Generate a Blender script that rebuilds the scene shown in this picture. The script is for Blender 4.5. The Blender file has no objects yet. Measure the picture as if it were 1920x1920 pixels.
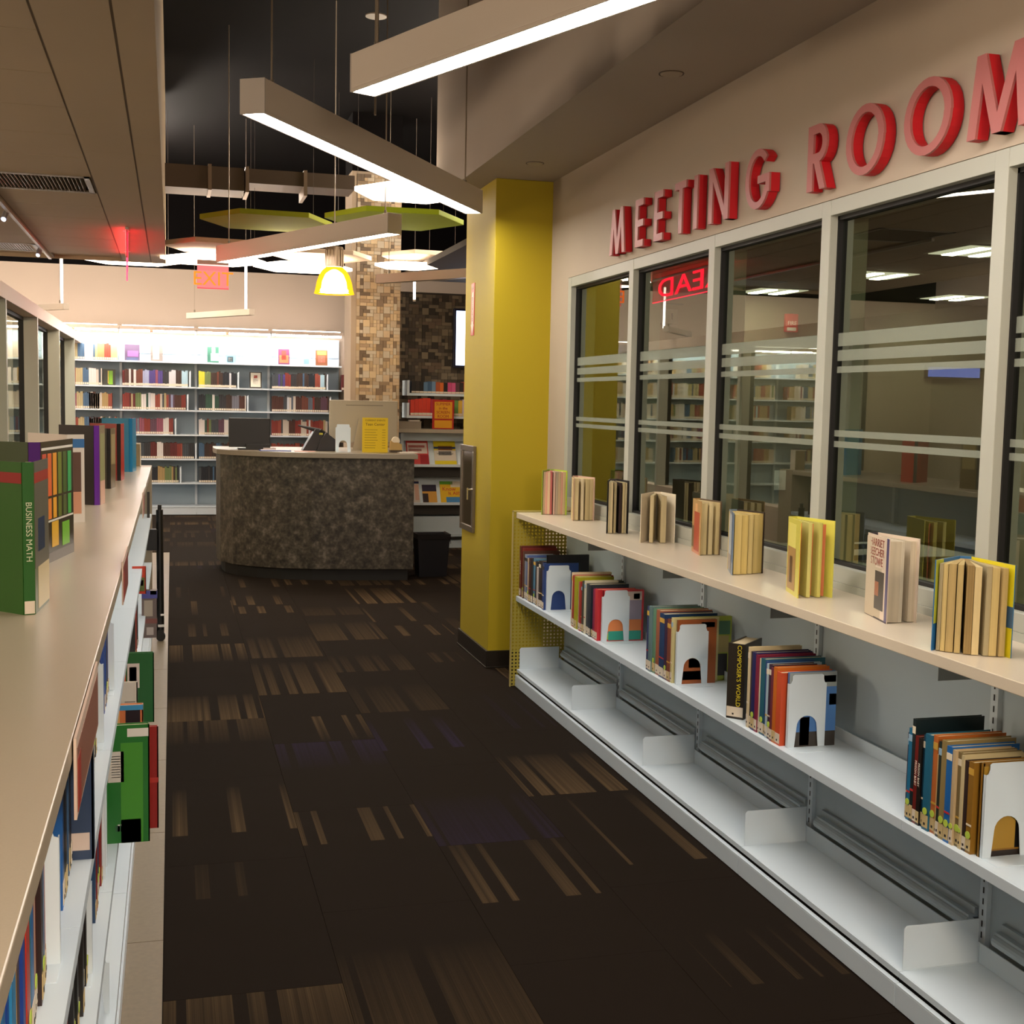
import bpy, math, random
from mathutils import Matrix, Vector
random.seed(7)
S = bpy.context.scene; COL = S.collection; D = bpy.data; PI = math.pi
# ------------------------------------------------------------------ camera, world, exposure
cam = D.cameras.new('camera'); co = D.objects.new('camera', cam); COL.objects.link(co)
cam.sensor_width = 36; cam.lens = 2330/1920*36; cam.clip_end = 100; cam.clip_start = .02
_R = [[0.9646270143632175, -0.2628550232073497, 0.020048938509775148],
      [-0.003759554748036825, -0.08976214755484441, -0.995956134884684],
      [0.26359170872544835, 0.9606508177485751, -0.08757521024920466]]
co.matrix_world = Matrix([[_R[0][i], -_R[1][i], -_R[2][i], (0, 0, 1.5217)[i]] for i in range(3)] + [[0, 0, 0, 1]])
S.camera = co
w = D.worlds.new('world'); S.world = w; w.use_nodes = True
w.node_tree.nodes['Background'].inputs[0].default_value = (.9, .8, .7, 1)
w.node_tree.nodes['Background'].inputs[1].default_value = .0
S.view_settings.view_transform = 'Standard'; S.view_settings.look = 'None'
S.view_settings.exposure = 0.95; S.view_settings.gamma = 1; S.view_settings.use_curve_mapping = False
LAMP = 30.0          # radiance of the lit pendant lenses
# ------------------------------------------------------------------ materials
def rgb(h):
    h = h.lstrip('#'); v = [int(h[i:i+2], 16)/255 for i in (0, 2, 4)]
    return tuple((c/12.92 if c <= .04045 else ((c+.055)/1.055)**2.4) for c in v)+(1,)
MC = {}
def M(h, rough=.5, metal=0., spec=.5, name=None):
    k = (h, rough, metal, spec)
    if k in MC: return MC[k]
    m = D.materials.new(name or 'paint_'+h.strip('#')); m.use_nodes = True
    b = m.node_tree.nodes['Principled BSDF']
    b.inputs['Base Color'].default_value = rgb(h); b.inputs['Roughness'].default_value = rough
    b.inputs['Metallic'].default_value = metal; b.inputs['Specular IOR Level'].default_value = spec
    MC[k] = m; return m
def EM(h, s, name='lamp_glow'):
    k = ('E', h, s)
    if k in MC: return MC[k]
    m = D.materials.new(name); m.use_nodes = True; n = m.node_tree.nodes; n.clear()
    e = n.new('ShaderNodeEmission'); o = n.new('ShaderNodeOutputMaterial')
    e.inputs[0].default_value = rgb(h); e.inputs[1].default_value = s
    m.node_tree.links.new(e.outputs[0], o.inputs[0]); MC[k] = m; return m
class G:                                     # tiny node-graph helper
    def __init__(s, name, rough=.5, spec=.5):
        s.m = D.materials.new(name); s.m.use_nodes = True; s.t = s.m.node_tree
        s.b = s.t.nodes['Principled BSDF']; s.b.inputs['Roughness'].default_value = rough
        s.b.inputs['Specular IOR Level'].default_value = spec
        s.tc = s.t.nodes.new('ShaderNodeTexCoord')
    def n(s, ty, **kw):
        x = s.t.nodes.new('ShaderNode'+ty)
        for k, v in kw.items(): setattr(x, k, v)
        return x
    def l(s, a, b): s.t.links.new(a, b)
    def math(s, op, a, b=None, c=None):
        x = s.n('Math', operation=op)
        for i, v in enumerate((a, b, c)):
            if v is None: continue
            if isinstance(v, (int, float)): x.inputs[i].default_value = v
            else: s.l(v, x.inputs[i])
        return x.outputs[0]
    def ramp(s, f, stops, interp='LINEAR'):
        x = s.n('ValToRGB'); x.color_ramp.interpolation = interp; e = x.color_ramp.elements
        while len(e) < len(stops): e.new(.5)
        for i, (p, c) in enumerate(stops): e[i].position = p; e[i].color = rgb(c)
        s.l(f, x.inputs[0]); return x.outputs[0]
    def noise(s, scale, vec=None, detail=2, dim='3D', w=None):
        x = s.n('TexNoise', noise_dimensions=dim); x.inputs['Scale'].default_value = scale
        x.inputs['Detail'].default_value = detail
        if vec is not None: s.l(vec, x.inputs['Vector'])
        if w is not None: s.l(w, x.inputs['W'])
        return x.outputs['Fac']
    def mix(s, f, a, b):
        x = s.n('Mix', data_type='RGBA'); 
        if isinstance(f, (int, float)): x.inputs[0].default_value = f
        else: s.l(f, x.inputs[0])
        for i, v in ((6, a), (7, b)):
            if isinstance(v, str): x.inputs[i].default_value = rgb(v)
            else: s.l(v, x.inputs[i])
        return x.outputs[2]
    def color(s, c): s.l(c, s.b.inputs['Base Color']); return s.m
    def bump(s, f, dist=.001, strength=.3):
        x = s.n('Bump'); x.inputs['Distance'].default_value = dist; x.inputs['Strength'].default_value = strength
        s.l(f, x.inputs['Height']); s.l(x.outputs[0], s.b.inputs['Normal'])
def plaster(h, name='wall_paint', rough=.7):
    g = G(name, rough, .3); g.bump(g.noise(220, g.tc.outputs['Object']), .0006, .35)
    a = g.noise(1.3, g.tc.outputs['Object'])
    c = rgb(h)
    mx = g.n('Mix', data_type='RGBA'); g.l(a, mx.inputs[0])
    mx.inputs[6].default_value = tuple(x*.94 for x in c[:3])+(1,); mx.inputs[7].default_value = tuple(min(1, x*1.04) for x in c[:3])+(1,)
    return g.color(mx.outputs[2])
def carpet():
    g = G('carpet_pile', .95, .1)
    sp = g.n('SeparateXYZ'); g.l(g.tc.outputs['Object'], sp.inputs[0]); u, v = sp.outputs[0], sp.outputs[1]
    oi = g.n('ObjectInfo'); r = oi.outputs['Random']
    fr = lambda k: g.math('FRACT', g.math('MULTIPLY', r, k))
    band = g.noise(1, w=g.math('ADD', g.math('MULTIPLY', u, 15), g.math('MULTIPLY', r, 311)), dim='1D', detail=0)
    wide = g.math('GREATER_THAN', fr(13.7), .52)
    thr = g.math('SUBTRACT', .6, g.math('MULTIPLY', wide, .2))
    bm = g.math('GREATER_THAN', band, thr)
    # start of the streaks along the plank, hard at one end, fading away
    a = g.math('SUBTRACT', g.math('MULTIPLY', fr(71.3), .7), .465)
    d = g.math('SUBTRACT', v, a)
    dw = g.math('ADD', v, .465)
    dist = g.math('ADD', g.math('MULTIPLY', wide, dw), g.math('MULTIPLY', g.math('SUBTRACT', 1, wide), d))
    on = g.math('GREATER_THAN', dist, 0)
    ln = g.math('ADD', .3, g.math('MULTIPLY', fr(37.1), .5))
    fade = g.math('MAXIMUM', g.math('SUBTRACT', 1, g.math('DIVIDE', dist, ln)), 0)
    fade = g.math('MULTIPLY', g.math('POWER', fade, .7), on)
    fine = g.noise(1, w=g.math('MULTIPLY', u, 260), dim='1D', detail=1)
    fine2 = g.noise(1, w=g.math('ADD', g.math('MULTIPLY', u, 60), g.math('MULTIPLY', r, 50)), dim='1D', detail=0)
    f = g.math('MULTIPLY', g.math('MULTIPLY', bm, fade), g.math('MULTIPLY', g.math('ADD', .25, fine), g.math('ADD', .35, fine2)))
    f = g.math('MULTIPLY', f, g.math('ADD', .25, g.math('MULTIPLY', fr(5.3), .85)))
    hue = g.math('GREATER_THAN', fr(29.9), .88)
    light = g.mix(hue, '57462f', '2b2238')
    base = g.mix(g.noise(340, g.tc.outputs['Object']), '17110c', '21180f')
    c = g.mix(g.math('MINIMUM', f, 1), base, light)
    st = g.noise(900, g.tc.outputs['Object']); g.bump(st, .002, .5)
    return g.color(c)
def stone_laminate():
    g = G('desk_laminate', .45, .4)
    n = g.noise(16, g.tc.outputs['Object'], 6); n2 = g.noise(45, g.tc.outputs['Object'], 5)
    f = g.math('ADD', g.math('MULTIPLY', n, .6), g.math('MULTIPLY', n2, .4))
    return g.color(g.ramp(f, [(.36, '171411'), (.48, '363127'), (.56, '484238'), (.66, '645d52')]))
def fabric_noise(h1, h2, sc, name, rough=.6):
    g = G(name, rough, .3); return g.color(g.mix(g.noise(sc, g.tc.outputs['Object'], 4), h1, h2))
def glass(tint='d6dcd0', ior=2.35, name='window_glass'):
    m = D.materials.new(name); m.use_nodes = True; t = m.node_tree; n = t.nodes; n.clear()
    o = n.new('ShaderNodeOutputMaterial'); mx = n.new('ShaderNodeMixShader'); tr = n.new('ShaderNodeBsdfTransparent')
    gl = n.new('ShaderNodeBsdfGlossy'); fr = n.new('ShaderNodeFresnel')
    tr.inputs[0].default_value = rgb(tint); gl.inputs['Roughness'].default_value = 0; gl.inputs[0].default_value = (.95, 1, .93, 1)
    fr.inputs[0].default_value = ior
    ge = n.new('ShaderNodeNewGeometry'); m1 = n.new('ShaderNodeMath'); m1.operation = 'SUBTRACT'; m1.inputs[0].default_value = 1
    m2 = n.new('ShaderNodeMath'); m2.operation = 'MULTIPLY'; t.links.new(ge.outputs['Backfacing'], m1.inputs[1]); t.links.new(m1.outputs[0], m2.inputs[0]); t.links.new(fr.outputs[0], m2.inputs[1])
    t.links.new(m2.outputs[0], mx.inputs[0]); t.links.new(tr.outputs[0], mx.inputs[1]); t.links.new(gl.outputs[0], mx.inputs[2])
    t.links.new(mx.outputs[0], o.inputs[0]); return m
def film():
    m = D.materials.new('frosted_film'); m.use_nodes = True; t = m.node_tree; n = t.nodes; n.clear()
    o = n.new('ShaderNodeOutputMaterial'); mx = n.new('ShaderNodeMixShader'); tr = n.new('ShaderNodeBsdfTransparent')
    df = n.new('ShaderNodeBsdfDiffuse'); df.inputs[0].default_value = rgb('a9b0a0'); mx.inputs[0].default_value = .42
    t.links.new(tr.outputs[0], mx.inputs[1]); t.links.new(df.outputs[0], mx.inputs[2]); t.links.new(mx.outputs[0], o.inputs[0]); return m
def clear_plastic(h, amt, name):
    m = D.materials.new(name); m.use_nodes = True; t = m.node_tree; n = t.nodes; n.clear()
    o = n.new('ShaderNodeOutputMaterial'); mx = n.new('ShaderNodeMixShader'); tr = n.new('ShaderNodeBsdfTransparent')
    gl = n.new('ShaderNodeBsdfPrincipled'); gl.inputs['Base Color'].default_value = rgb(h); gl.inputs['Roughness'].default_value = .4
    mx.inputs[0].default_value = amt
    t.links.new(tr.outputs[0], mx.inputs[1]); t.links.new(gl.outputs[0], mx.inputs[2]); t.links.new(mx.outputs[0], o.inputs[0]); return m
def page_mat(h='dcc596'):
    k = ('P', h)
    if k in MC: return MC[k]
    g = G('page_edges', .8, .2); sp = g.n('SeparateXYZ'); g.l(g.tc.outputs['Object'], sp.inputs[0])
    n = g.noise(1, w=g.math('MULTIPLY', g.math('ADD', sp.outputs[0], g.math('MULTIPLY', sp.outputs[1], .0)), 900), dim='1D', detail=2)
    c = rgb(h); mx = g.n('Mix', data_type='RGBA'); g.l(n, mx.inputs[0])
    mx.inputs[6].default_value = tuple(x*.62 for x in c[:3])+(1,); mx.inputs[7].default_value = c
    MC[k] = g.color(mx.outputs[2]); return MC[k]
WHITE = M('d2e0e8', .35, 0, .5, 'white_steel'); WHITE2 = M('b4c4cc', .4, 0, .5, 'grey_white_steel')
LAMCREAM = None
def laminate(h, name):
    g = G(name, .28, .5); n = g.noise(420, g.tc.outputs['Object'], 1)
    c = rgb(h); mx = g.n('Mix', data_type='RGBA'); g.l(n, mx.inputs[0])
    mx.inputs[6].default_value = tuple(x*.9 for x in c[:3])+(1,); mx.inputs[7].default_value = c
    return g.color(mx.outputs[2])
# ------------------------------------------------------------------ mesh helpers
class B:
    def __init__(s): s.v = []; s.f = []; s.m = []
    def add(s, vs, fs, m=0):
        o = len(s.v); s.v += [tuple(p) for p in vs]; s.f += [tuple(o+i for i in f) for f in fs]; s.m += [m]*len(fs); return s
    def box(s, x0, x1, y0, y1, z0, z1, m=0):
        if x0 > x1: x0, x1 = x1, x0
        if y0 > y1: y0, y1 = y1, y0
        if z0 > z1: z0, z1 = z1, z0
        return s.add([(x0,y0,z0),(x1,y0,z0),(x1,y1,z0),(x0,y1,z0),(x0,y0,z1),(x1,y0,z1),(x1,y1,z1),(x0,y1,z1)],
              [(3,2,1,0),(4,5,6,7),(0,1,5,4),(1,2,6,5),(2,3,7,6),(3,0,4,7)], m)
    def prism(s, poly, ax, a, b, m=0):       # poly in the two other axes; ax = extrusion axis
        def P(p, t):
            return {'x': (t, p[0], p[1]), 'y': (p[0], t, p[1]), 'z': (p[0], p[1], t)}[ax]
        n = len(poly); A = sum(poly[i][0]*poly[(i+1) % n][1]-poly[(i+1) % n][0]*poly[i][1] for i in range(n))
        if (A < 0) != (ax == 'y'): poly = poly[::-1]
        if a > b: a, b = b, a
        return s.add([P(p, a) for p in poly]+[P(p, b) for p in poly],
              [tuple(range(n))[::-1], tuple(range(n, 2*n))]+[(i, (i+1) % n, n+(i+1) % n, n+i) for i in range(n)], m)
    def cyl(s, p, q, r, n=10, m=0, r2=None):
        p, q = Vector(p), Vector(q); d = (q-p).normalized(); u = d.orthogonal().normalized(); v = d.cross(u)
        r2 = r if r2 is None else r2
        ring = lambda c, rr: [c+(u*math.cos(2*PI*i/n)+v*math.sin(2*PI*i/n))*rr for i in range(n)]
        return s.add(ring(p, r)+ring(q, r2), [tuple(range(n))[::-1], tuple(range(n, 2*n))]+[(i, (i+1) % n, n+(i+1) % n, n+i) for i in range(n)], m)
    def lathe(s, prof, c=(0, 0, 0), n=24, m=0):
        vs = []; fs = []
        for r, z in prof: vs += [(c[0]+r*math.cos(2*PI*i/n), c[1]+r*math.sin(2*PI*i/n), c[2]+z) for i in range(n)]
        for k in range(len(prof)-1):
            for i in range(n): fs.append((k*n+i, k*n+(i+1) % n, (k+1)*n+(i+1) % n, (k+1)*n+i))
        return s.add(vs, fs, m)
    def mesh(s, name, mats):
        me = D.meshes.new(name); me.from_pydata(s.v, [], s.f)
        for m in mats: me.materials.append(m)
        if len(mats) > 1: me.polygons.foreach_set('material_index', s.m)
        me.update(); return me
    def o(s, name, mats, parent=None, loc=None, rz=0, bev=0, smooth=False):
        if not isinstance(mats, (list, tuple)): mats = [mats]
        return link(name, s.mesh(name, mats), parent, loc, rz, bev, smooth)
def link(name, me, parent=None, loc=None, rz=0, bev=0, smooth=False):
    ob = D.objects.new(name, me); COL.objects.link(ob)
    if parent: ob.parent = parent
    if loc: ob.location = loc
    ob.rotation_euler = (0, 0, rz)
    if smooth: me.polygons.foreach_set('use_smooth', [True]*len(me.polygons))
    if bev:
        md = ob.modifiers.new('bevel', 'BEVEL'); md.width = bev; md.segments = 2; md.limit_method = 'ANGLE'
    return ob
def E(name, label=None, cat=None, loc=(0, 0, 0), rz=0, group=None):
    ob = D.objects.new(name, None); COL.objects.link(ob); ob.location = loc; ob.rotation_euler = (0, 0, rz); ob.empty_display_size = .05
    if label: tag(ob, label, cat, group)
    return ob
def tag(ob, label, cat, group=None):
    ob['label'] = label; ob['category'] = cat
    if group: ob['group'] = group
    return ob
def st(ob): ob['kind'] = 'structure'; return ob
def txt(body, size, mat, parent, loc, rot, name='lettering', ext=.0006, align='CENTER', sx=1, ry=1):
    cu = D.curves.new('t', 'FONT'); cu.body = body; cu.size = size; cu.extrude = ext; cu.align_x = align; cu.align_y = 'CENTER'; cu.resolution_u = 3
    ob = D.objects.new('t', cu); COL.objects.link(ob); bpy.context.view_layer.update()
    me = D.meshes.new_from_object(ob.evaluated_get(bpy.context.evaluated_depsgraph_get())); D.objects.remove(ob); D.curves.remove(cu)
    me.materials.clear(); me.materials.append(mat)
    t = D.objects.new(name, me); COL.objects.link(t); t.parent = parent; t.location = loc; t.rotation_euler = rot; t.scale = (sx, ry, 1); return t
RY = (PI/2, 0, 0)            # text facing -Y
RXm = (PI/2, 0, -PI/2)       # text facing -X (read from the aisle)
RXp = (PI/2, 0, PI/2)        # text facing +X
# ================================================================== SETTING
# --- floor
fl = st(B().box(-7, 9.5, -4, 17.2, -.12, -.008).o('floor', M('1c1713', .9, 0, .1)))
CARP = carpet()
tm = B().box(-.2261, .2261, -.4645, .4645, -.008, 0).mesh('carpet_tile', [CARP])
def carpet_tile(x, y):
    t = D.objects.new('carpet_tile', tm); COL.objects.link(t); t.parent = fl; t.location = (x, y, 0); t.rotation_euler = (0, 0, PI if random.random() < .15 else 0)
for k in range(7):
    for j in range(19):
        y = 3.13-3*.93+j*.93+(.46 if k % 2 else 0)-.465
        if y > 17: continue
        if k > 4 and y < 7: continue
        carpet_tile(-.028+.4533*(k+.5), y)
for k in range(-5, 0):
    for j in range(5):
        y = 12.55+.465+j*.93
        if y < 17: carpet_tile(-.028+.4533*(k+.5), y)
g = G('beige_floor_tile', .4, .4)
BEIGE = g.color(g.mix(g.noise(60, g.tc.outputs['Object'], 4), '6f6350', '84765f'))
for j in range(14):
    B().box(-1.05 if j > 8 else -.15, -.0295, -.1+j*.9+.0015, -.1+(j+1)*.9-.0015, -.008, -.0002).o('floor_tile', BEIGE, fl)
# --- walls on the right with the MEETING ROOM windows
WP = plaster('b5a794', 'wall_paint_warm'); FR = M('aeb0a4', .45, 0, .4, 'painted_window_frame'); BLK = M('0a0908', .6, name='black_gasket')
XW = 2.077
wr = st(B().box(XW, XW+.16, -1.5, 6.83, 2.202, 2.765).box(XW, XW+.16, 6.507, 6.83, 0, 2.202).box(XW, XW+.16, -1.5, 6.507, 0, .965).o('wall_right', WP))
GL = glass(); FILM = film()
edges = [6.505, 5.568, 4.666, 3.765, 2.866, 1.967, 1.067]
tw = .056
for i in range(6):
    a, b = edges[i], edges[i+1]                       # a far, b near
    W = st(E('window_%d' % (i+1), loc=(XW, (a+b)/2, .965)))
    W['label'] = 'tall grey framed meeting room window, number %s from the yellow column' % ('one', 'two', 'three', 'four', 'five', 'six')[i]
    y0, y1 = b-tw/2*0, a-tw                          # clear opening between mullions
    y0 = b
    L = lambda q: q.o
    def part(nm, bx, mat, bev=0):
        bb = B().box(bx[0]-XW, bx[1]-XW, bx[2]-(a+b)/2, bx[3]-(a+b)/2, bx[4]-.965, bx[5]-.965)
        return bb.o(nm, mat, W, bev=bev)
    part('mullion', (XW-.002, XW+.14, a-tw, a, .965, 2.2), FR, .002)
    part('head_rail', (XW-.001, XW+.14, b, a-tw, 2.15, 2.2), FR, .0015)
    part('sill_rail', (XW-.001, XW+.14, b, a-tw, .965, 1.015), FR, .0015)
    gk = B()
    x0, x1 = XW+.026-XW, XW+.058-XW; yc = (a+b)/2; zc = .965
    for q in ((b, b+.008, 1.015, 2.15), (a-tw-.008, a-tw, 1.015, 2.15)): gk.box(x0, x1, q[0]-yc, q[1]-yc, q[2]-zc, q[3]-zc)
    gk.box(x0, x1, b-yc, a-tw-yc, 2.136-zc, 2.15-zc).box(x0, x1, b-yc, a-tw-yc, 1.015-zc, 1.026-zc)
    gk.o('gasket', BLK, W)
    part('glass_pane', (XW+.042, XW+.048, b+.004, a-tw-.004, 1.02, 2.145), GL)
    for z0, z1 in ((1.728, 1.771), (1.680, 1.715), (1.641, 1.662), (1.432, 1.453), (1.397, 1.417)):
        part('film_stripe', (XW+.0405, XW+.0415, b+.008, a-tw-.008, z0, z1), FILM)
st(B().box(XW-.006, XW+.0, -1, 6.34, .942, .965).o('trim_1', FR))
# soffit and fascia above the right wall
st(B().box(1.58, XW, -1.5, 7.68, 2.765, 4.3).o('ceiling', plaster('a3978a', 'soffit_paint')))
for (x, y) in ((1.814, 4.474), (1.826, 6.341)):
    c = E('sprinkler_cover', 'round flat sprinkler cover in the right soffit, %s' % ('the nearer one' if y < 5 else 'the one by the yellow column'), 'sprinkler', (x, y, 2.765))
    B().lathe([(0, -.006), (.036, -.006), (.042, -.003), (.042, -.0002)], n=24).o('disc', M('9d907d', .5), c, smooth=False)
    B().lathe([(.043, -.0004), (.048, -.0022), (.048, -.0002)], n=24).o('rim', M('4b3b30', .5), c)
# yellow column
YEL = plaster('ab971a', 'yellow_paint', .6)
st(B().box(1.745, 2.24, 6.827, 7.54, 0, 2.765).o('wall_column', YEL, bev=.004))
BB = M('1f1a15', .35, 0, .5, 'rubber_base')
bb = st(B().box(1.733, 1.745, 6.815, 7.552, .0, .1).box(1.745, XW, 6.815, 6.827, 0, .1).box(1.745, 2.24, 7.54, 7.552, 0, .1)
    .box(1.728, 1.733, 6.81, 7.557, 0, .009).box(1.733, XW, 6.81, 6.815, 0, .009).o('baseboard_column', BB, bev=.0015))
# walls beyond: return walls, tile wall, far wall
GRY = plaster('b0a090', 'far_wall_paint')
st(B().box(2.24, 3.5, 7.4, 7.54, 0, 4.3).box(3.4, 3.5, 7.54, 13.2, 0, 4.3).o('wall_return', WP))
st(B().box(-7, 9.5, 16.8, 17.0, 0, 3.15).o('wall_far', GRY))
DARK = M('050303', .9, 0, .1, 'dark_ceiling_unlit_wall')
st(B().box(-7, 9.5, 16.8, 17.0, 3.15, 4.3).box(-7.1, 9.6, -4.1, 17.1, 4.3, 4.4).o('ceiling_unlit_wall_top', DARK))  # dark box above the far wall paints in its unlit upper part
st(B().box(-7.1, -7, -4.1, 17.1, 0, 4.3).box(-7, 9.5, -4.1, -4, 0, 4.3).o('wall_left', GRY))
# --- left ceiling zone made of tiles
CT = plaster('a8957a', 'ceiling_tile_paint'); CT2 = M('6f604b', .7, name='ceiling_tee')
cl = st(E('ceiling.002', loc=(0, 0, 2.765)))
ys = [-1.3+.5983*k for k in range(23)]
cols = [(-.06, -.180), (-.190, -.435), (-.445, -1.04), (-1.05, -1.64), (-1.65, -2.24), (-2.25, -2.84)]
for ci, (xa, xb) in enumerate(cols):
    if ci < 1 or ci == 1:
        for j in range(5):
            y0, y1 = -1.3+j*2.72, -1.3+(j+1)*2.72
            B().box(xb, xa, y0+.001, min(y1, 12.3)-.001, 0, .02).o('ceiling_tile' if ci else 'soffit_board', CT, cl)
    else:
        for j in range(len(ys)-1):
            y0, y1 = ys[j]+.003, ys[j+1]-.003
            if ci == 2 and 7.6 < (y0+y1)/2 < 8.2: continue
            if y0 > 12.2: continue
            B().box(xb, xa, y0, min(y1, 12.3), .001, .02).o('ceiling_tile', CT, cl)
tee = B()
for x in (-.185, -.44, -1.045, -1.645, -2.245): tee.box(x-.009, x+.009, -1.3, 12.3, .004, .03)
tee.o('tee_grid', CT2, cl)
B().box(-.06, -.05, -1.3, 12.31, -.004, 1.5).box(-2.9, -.05, 12.3, 12.31, -.004, 1.5).box(-2.9, -2.85, -1.3, 12.31, 0, .03).box(-2.9, -.06, -1.3, 12.3, .03, .04).o('soffit_edge', CT, cl)
def vent(x0, x1, y0, y1, lab):
    v = E('ceiling_vent', lab, 'vent', ((x0+x1)/2, (y0+y1)/2, 2.765)); w_, l_ = (x1-x0)/2, (y1-y0)/2
    f = B()
    for q in ((-w_, w_, -l_, -l_+.03), (-w_, w_, l_-.03, l_), (-w_, -w_+.03, -l_, l_), (w_-.03, w_, -l_, l_)): f.box(q[0], q[1], q[2], q[3], -.004, .004)
    f.o('frame', M('8a8278', .4, .3), v)
    B().box(-w_, w_, -l_, l_, .05, .06).o('backing', M('120c08', .8), v)
    n = int((2*w_-.06)/.022); sm = None
    for i in range(n):
        x = -w_+.035+i*.022
        if sm is None: sm = B().add([(0, -l_+.03, -.002), (.012, -l_+.03, .03), (.012, l_-.03, .03), (0, l_-.03, -.002), (.002, -l_+.03, -.002), (.014, -l_+.03, .03), (.014, l_-.03, .03), (.002, l_-.03, -.002)], [(0,1,2,3),(7,6,5,4),(0,4,5,1),(3,2,6,7),(0,3,7,4),(1,5,6,2)]).mesh('slat', [M('7e7668', .4, .4)])
        link('slat', sm, v, (x, 0, 0))
vent(-1.035, -.455, 7.68, 8.27, 'louvred metal air vent in the left ceiling, the large near one')
vent(-1.62, -1.1, 11.25, 11.8, 'small far louvred vent in the left ceiling near its end')
tr = E('track_light', 'white ceiling track with two small lamps along the left ceiling', 'track light', (-1.07, 10.4, 2.765))
B().box(-.012, .012, -2.4, 1.85, -.02, -.001).o('rail', M('b9b3a8', .4), tr)
for y in (9.25, 11.5):
    hd = B().cyl((-.02, y-10.4, -.02), (-.03, y-10.4-.05, -.07), .02, 12).cyl((0, y-10.4, -.001), (-.02, y-10.4, -.03), .006, 8).o('lamp_head', M('a8a6ac', .3, .5), tr)
    B().cyl((-.03, y-10.4-.051, -.071), (-.031, y-10.4-.053, -.073), .016, 12).o('lens', EM('dfe6ff', 2.5), hd)
# --- left glazed partition
XL = -1.08
HD = M('c2ae9c', .5, name='partition_frame_paint')
st(B().box(XL-.16, XL, 4.5, 16.4, 2.15, 2.255).box(XL-.16, XL, 4.5, 16.4, 0, .62).o('wall_partition', HD, bev=.002))
ym = [5.51, 7.30, 9.12, 11.17, 13.25, 15.25]
GL2 = glass('eef2ea', 1.45, 'partition_glass')
for i in range(5):
    a, b = ym[i], ym[i+1]
    W = st(E('window_%d' % (i+7), loc=(XL, a, .62))); W['label'] = 'grey framed pane of the left glazed partition, %s along from the camera' % ('first', 'second', 'third', 'fourth', 'fifth')[i]
    B().box(-.107, .002, b-.06-a, b-a, 0, 1.53).o('mullion', FR, W, bev=.002)
    B().box(-.15, -.108, b-.058-a, b-a-.01, 0, 1.53).box(-.15, -.108, 0, b-a-.06, 1.50, 1.53).o('gasket', BLK, W)
    B().box(-.155, -.150, .0, b-a-.06, 0, 1.5).o('glass_pane', GL2, W)
# ================================================================== PENDANT LAMPS
FIX = M('cabfb0', .45, .1, .4, 'fixture_paint'); FIXE = M('b2aaa0', .45, 0, .4, 'fixture_end_paint')
LENS = EM('fff4ea', LAMP, 'pendant_lens')
def pendant(p, q, z, lab, h=.125, w=.1, lit=True, rods=(.06, .94), ztop=4.3, rodr=.004, grp='linear pendant lamps'):
    p, q = Vector(p+(0,)), Vector(q+(0,)); d = q-p; L = d.length; a = math.atan2(d.y, d.x)
    e = E('pendant_lamp', lab, 'lamp', ((p.x+q.x)/2, (p.y+q.y)/2, z), a, grp)
    c = B().box(-L/2+.006, L/2-.006, -w/2, w/2, .012, h).box(-L/2+.006, L/2-.006, -w/2, -w/2+.008, 0, .012).box(-L/2+.006, L/2-.006, w/2-.008, w/2, 0, .012)
    c.o('housing', FIX, e, bev=.001)
    for s in (-1, 1): B().box(s*L/2, s*(L/2-.006), -w/2-.001, w/2+.001, 0, h+.001).o('end_cap', FIXE, e, bev=.001)
    B().box(-L/2+.012, L/2-.012, -w/2+.0085, w/2-.0085, .003, .0118).o('lens', LENS if lit else M('5d564d', .3), e)
    for r in rods:
        x = -L/2+L*r
        rd = B().cyl((x, 0, h), (x, 0, ztop-z), rodr, 8).o('hanger', M('8f8373', .35, .6), e)
        B().cyl((x, 0, h), (x, 0, h+.03), .009, 8).o('gripper', M('7d7466', .35, .6), rd)
    return e
pendant((.285, 4.72), (1.60, 6.75), 2.55, 'long lit linear pendant running from upper left towards the yellow column')
pendant((.375, 9.95), (1.336, 7.75), 2.55, 'lit linear pendant beyond the hexagon lamp, in front of the bell lamp', rods=(.05, .955))
pendant((.627, 4.30), (1.57, 2.05), 2.55, 'nearest lit linear pendant cut by the top edge of the photo', rods=(.035, .9), rodr=.007)
pendant((1.72, 10.75), (2.60, 9.55), 2.52, 'unlit slim linear pendant crossing the tiled column and yellow column edge', h=.075, w=.08, lit=False, rods=(.08, .9), rodr=.003)
pendant((.171, 13.6), (.763, 12.6), 2.33, 'small unlit pendant below the glowing exit sign by the far wall', h=.06, w=.06, lit=False, rods=(.1,), rodr=.002)
pendant((-1.6, 13.6), (-.98, 12.8), 2.33, 'small unlit pendant half hidden behind the left partition top', h=.06, w=.06, lit=False, rods=(.9,), rodr=.002)
# two unseen pendants added behind the camera to light floor and counter
pendant((-.35, -.9), (1.2, .95), 2.55, 'added fill light pendant over the aisle behind the viewpoint, first of two')
pendant((-.3, -3.2), (1.1, -1.3), 2.55, 'added fill light pendant over the aisle behind the viewpoint, second of two')
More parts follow.
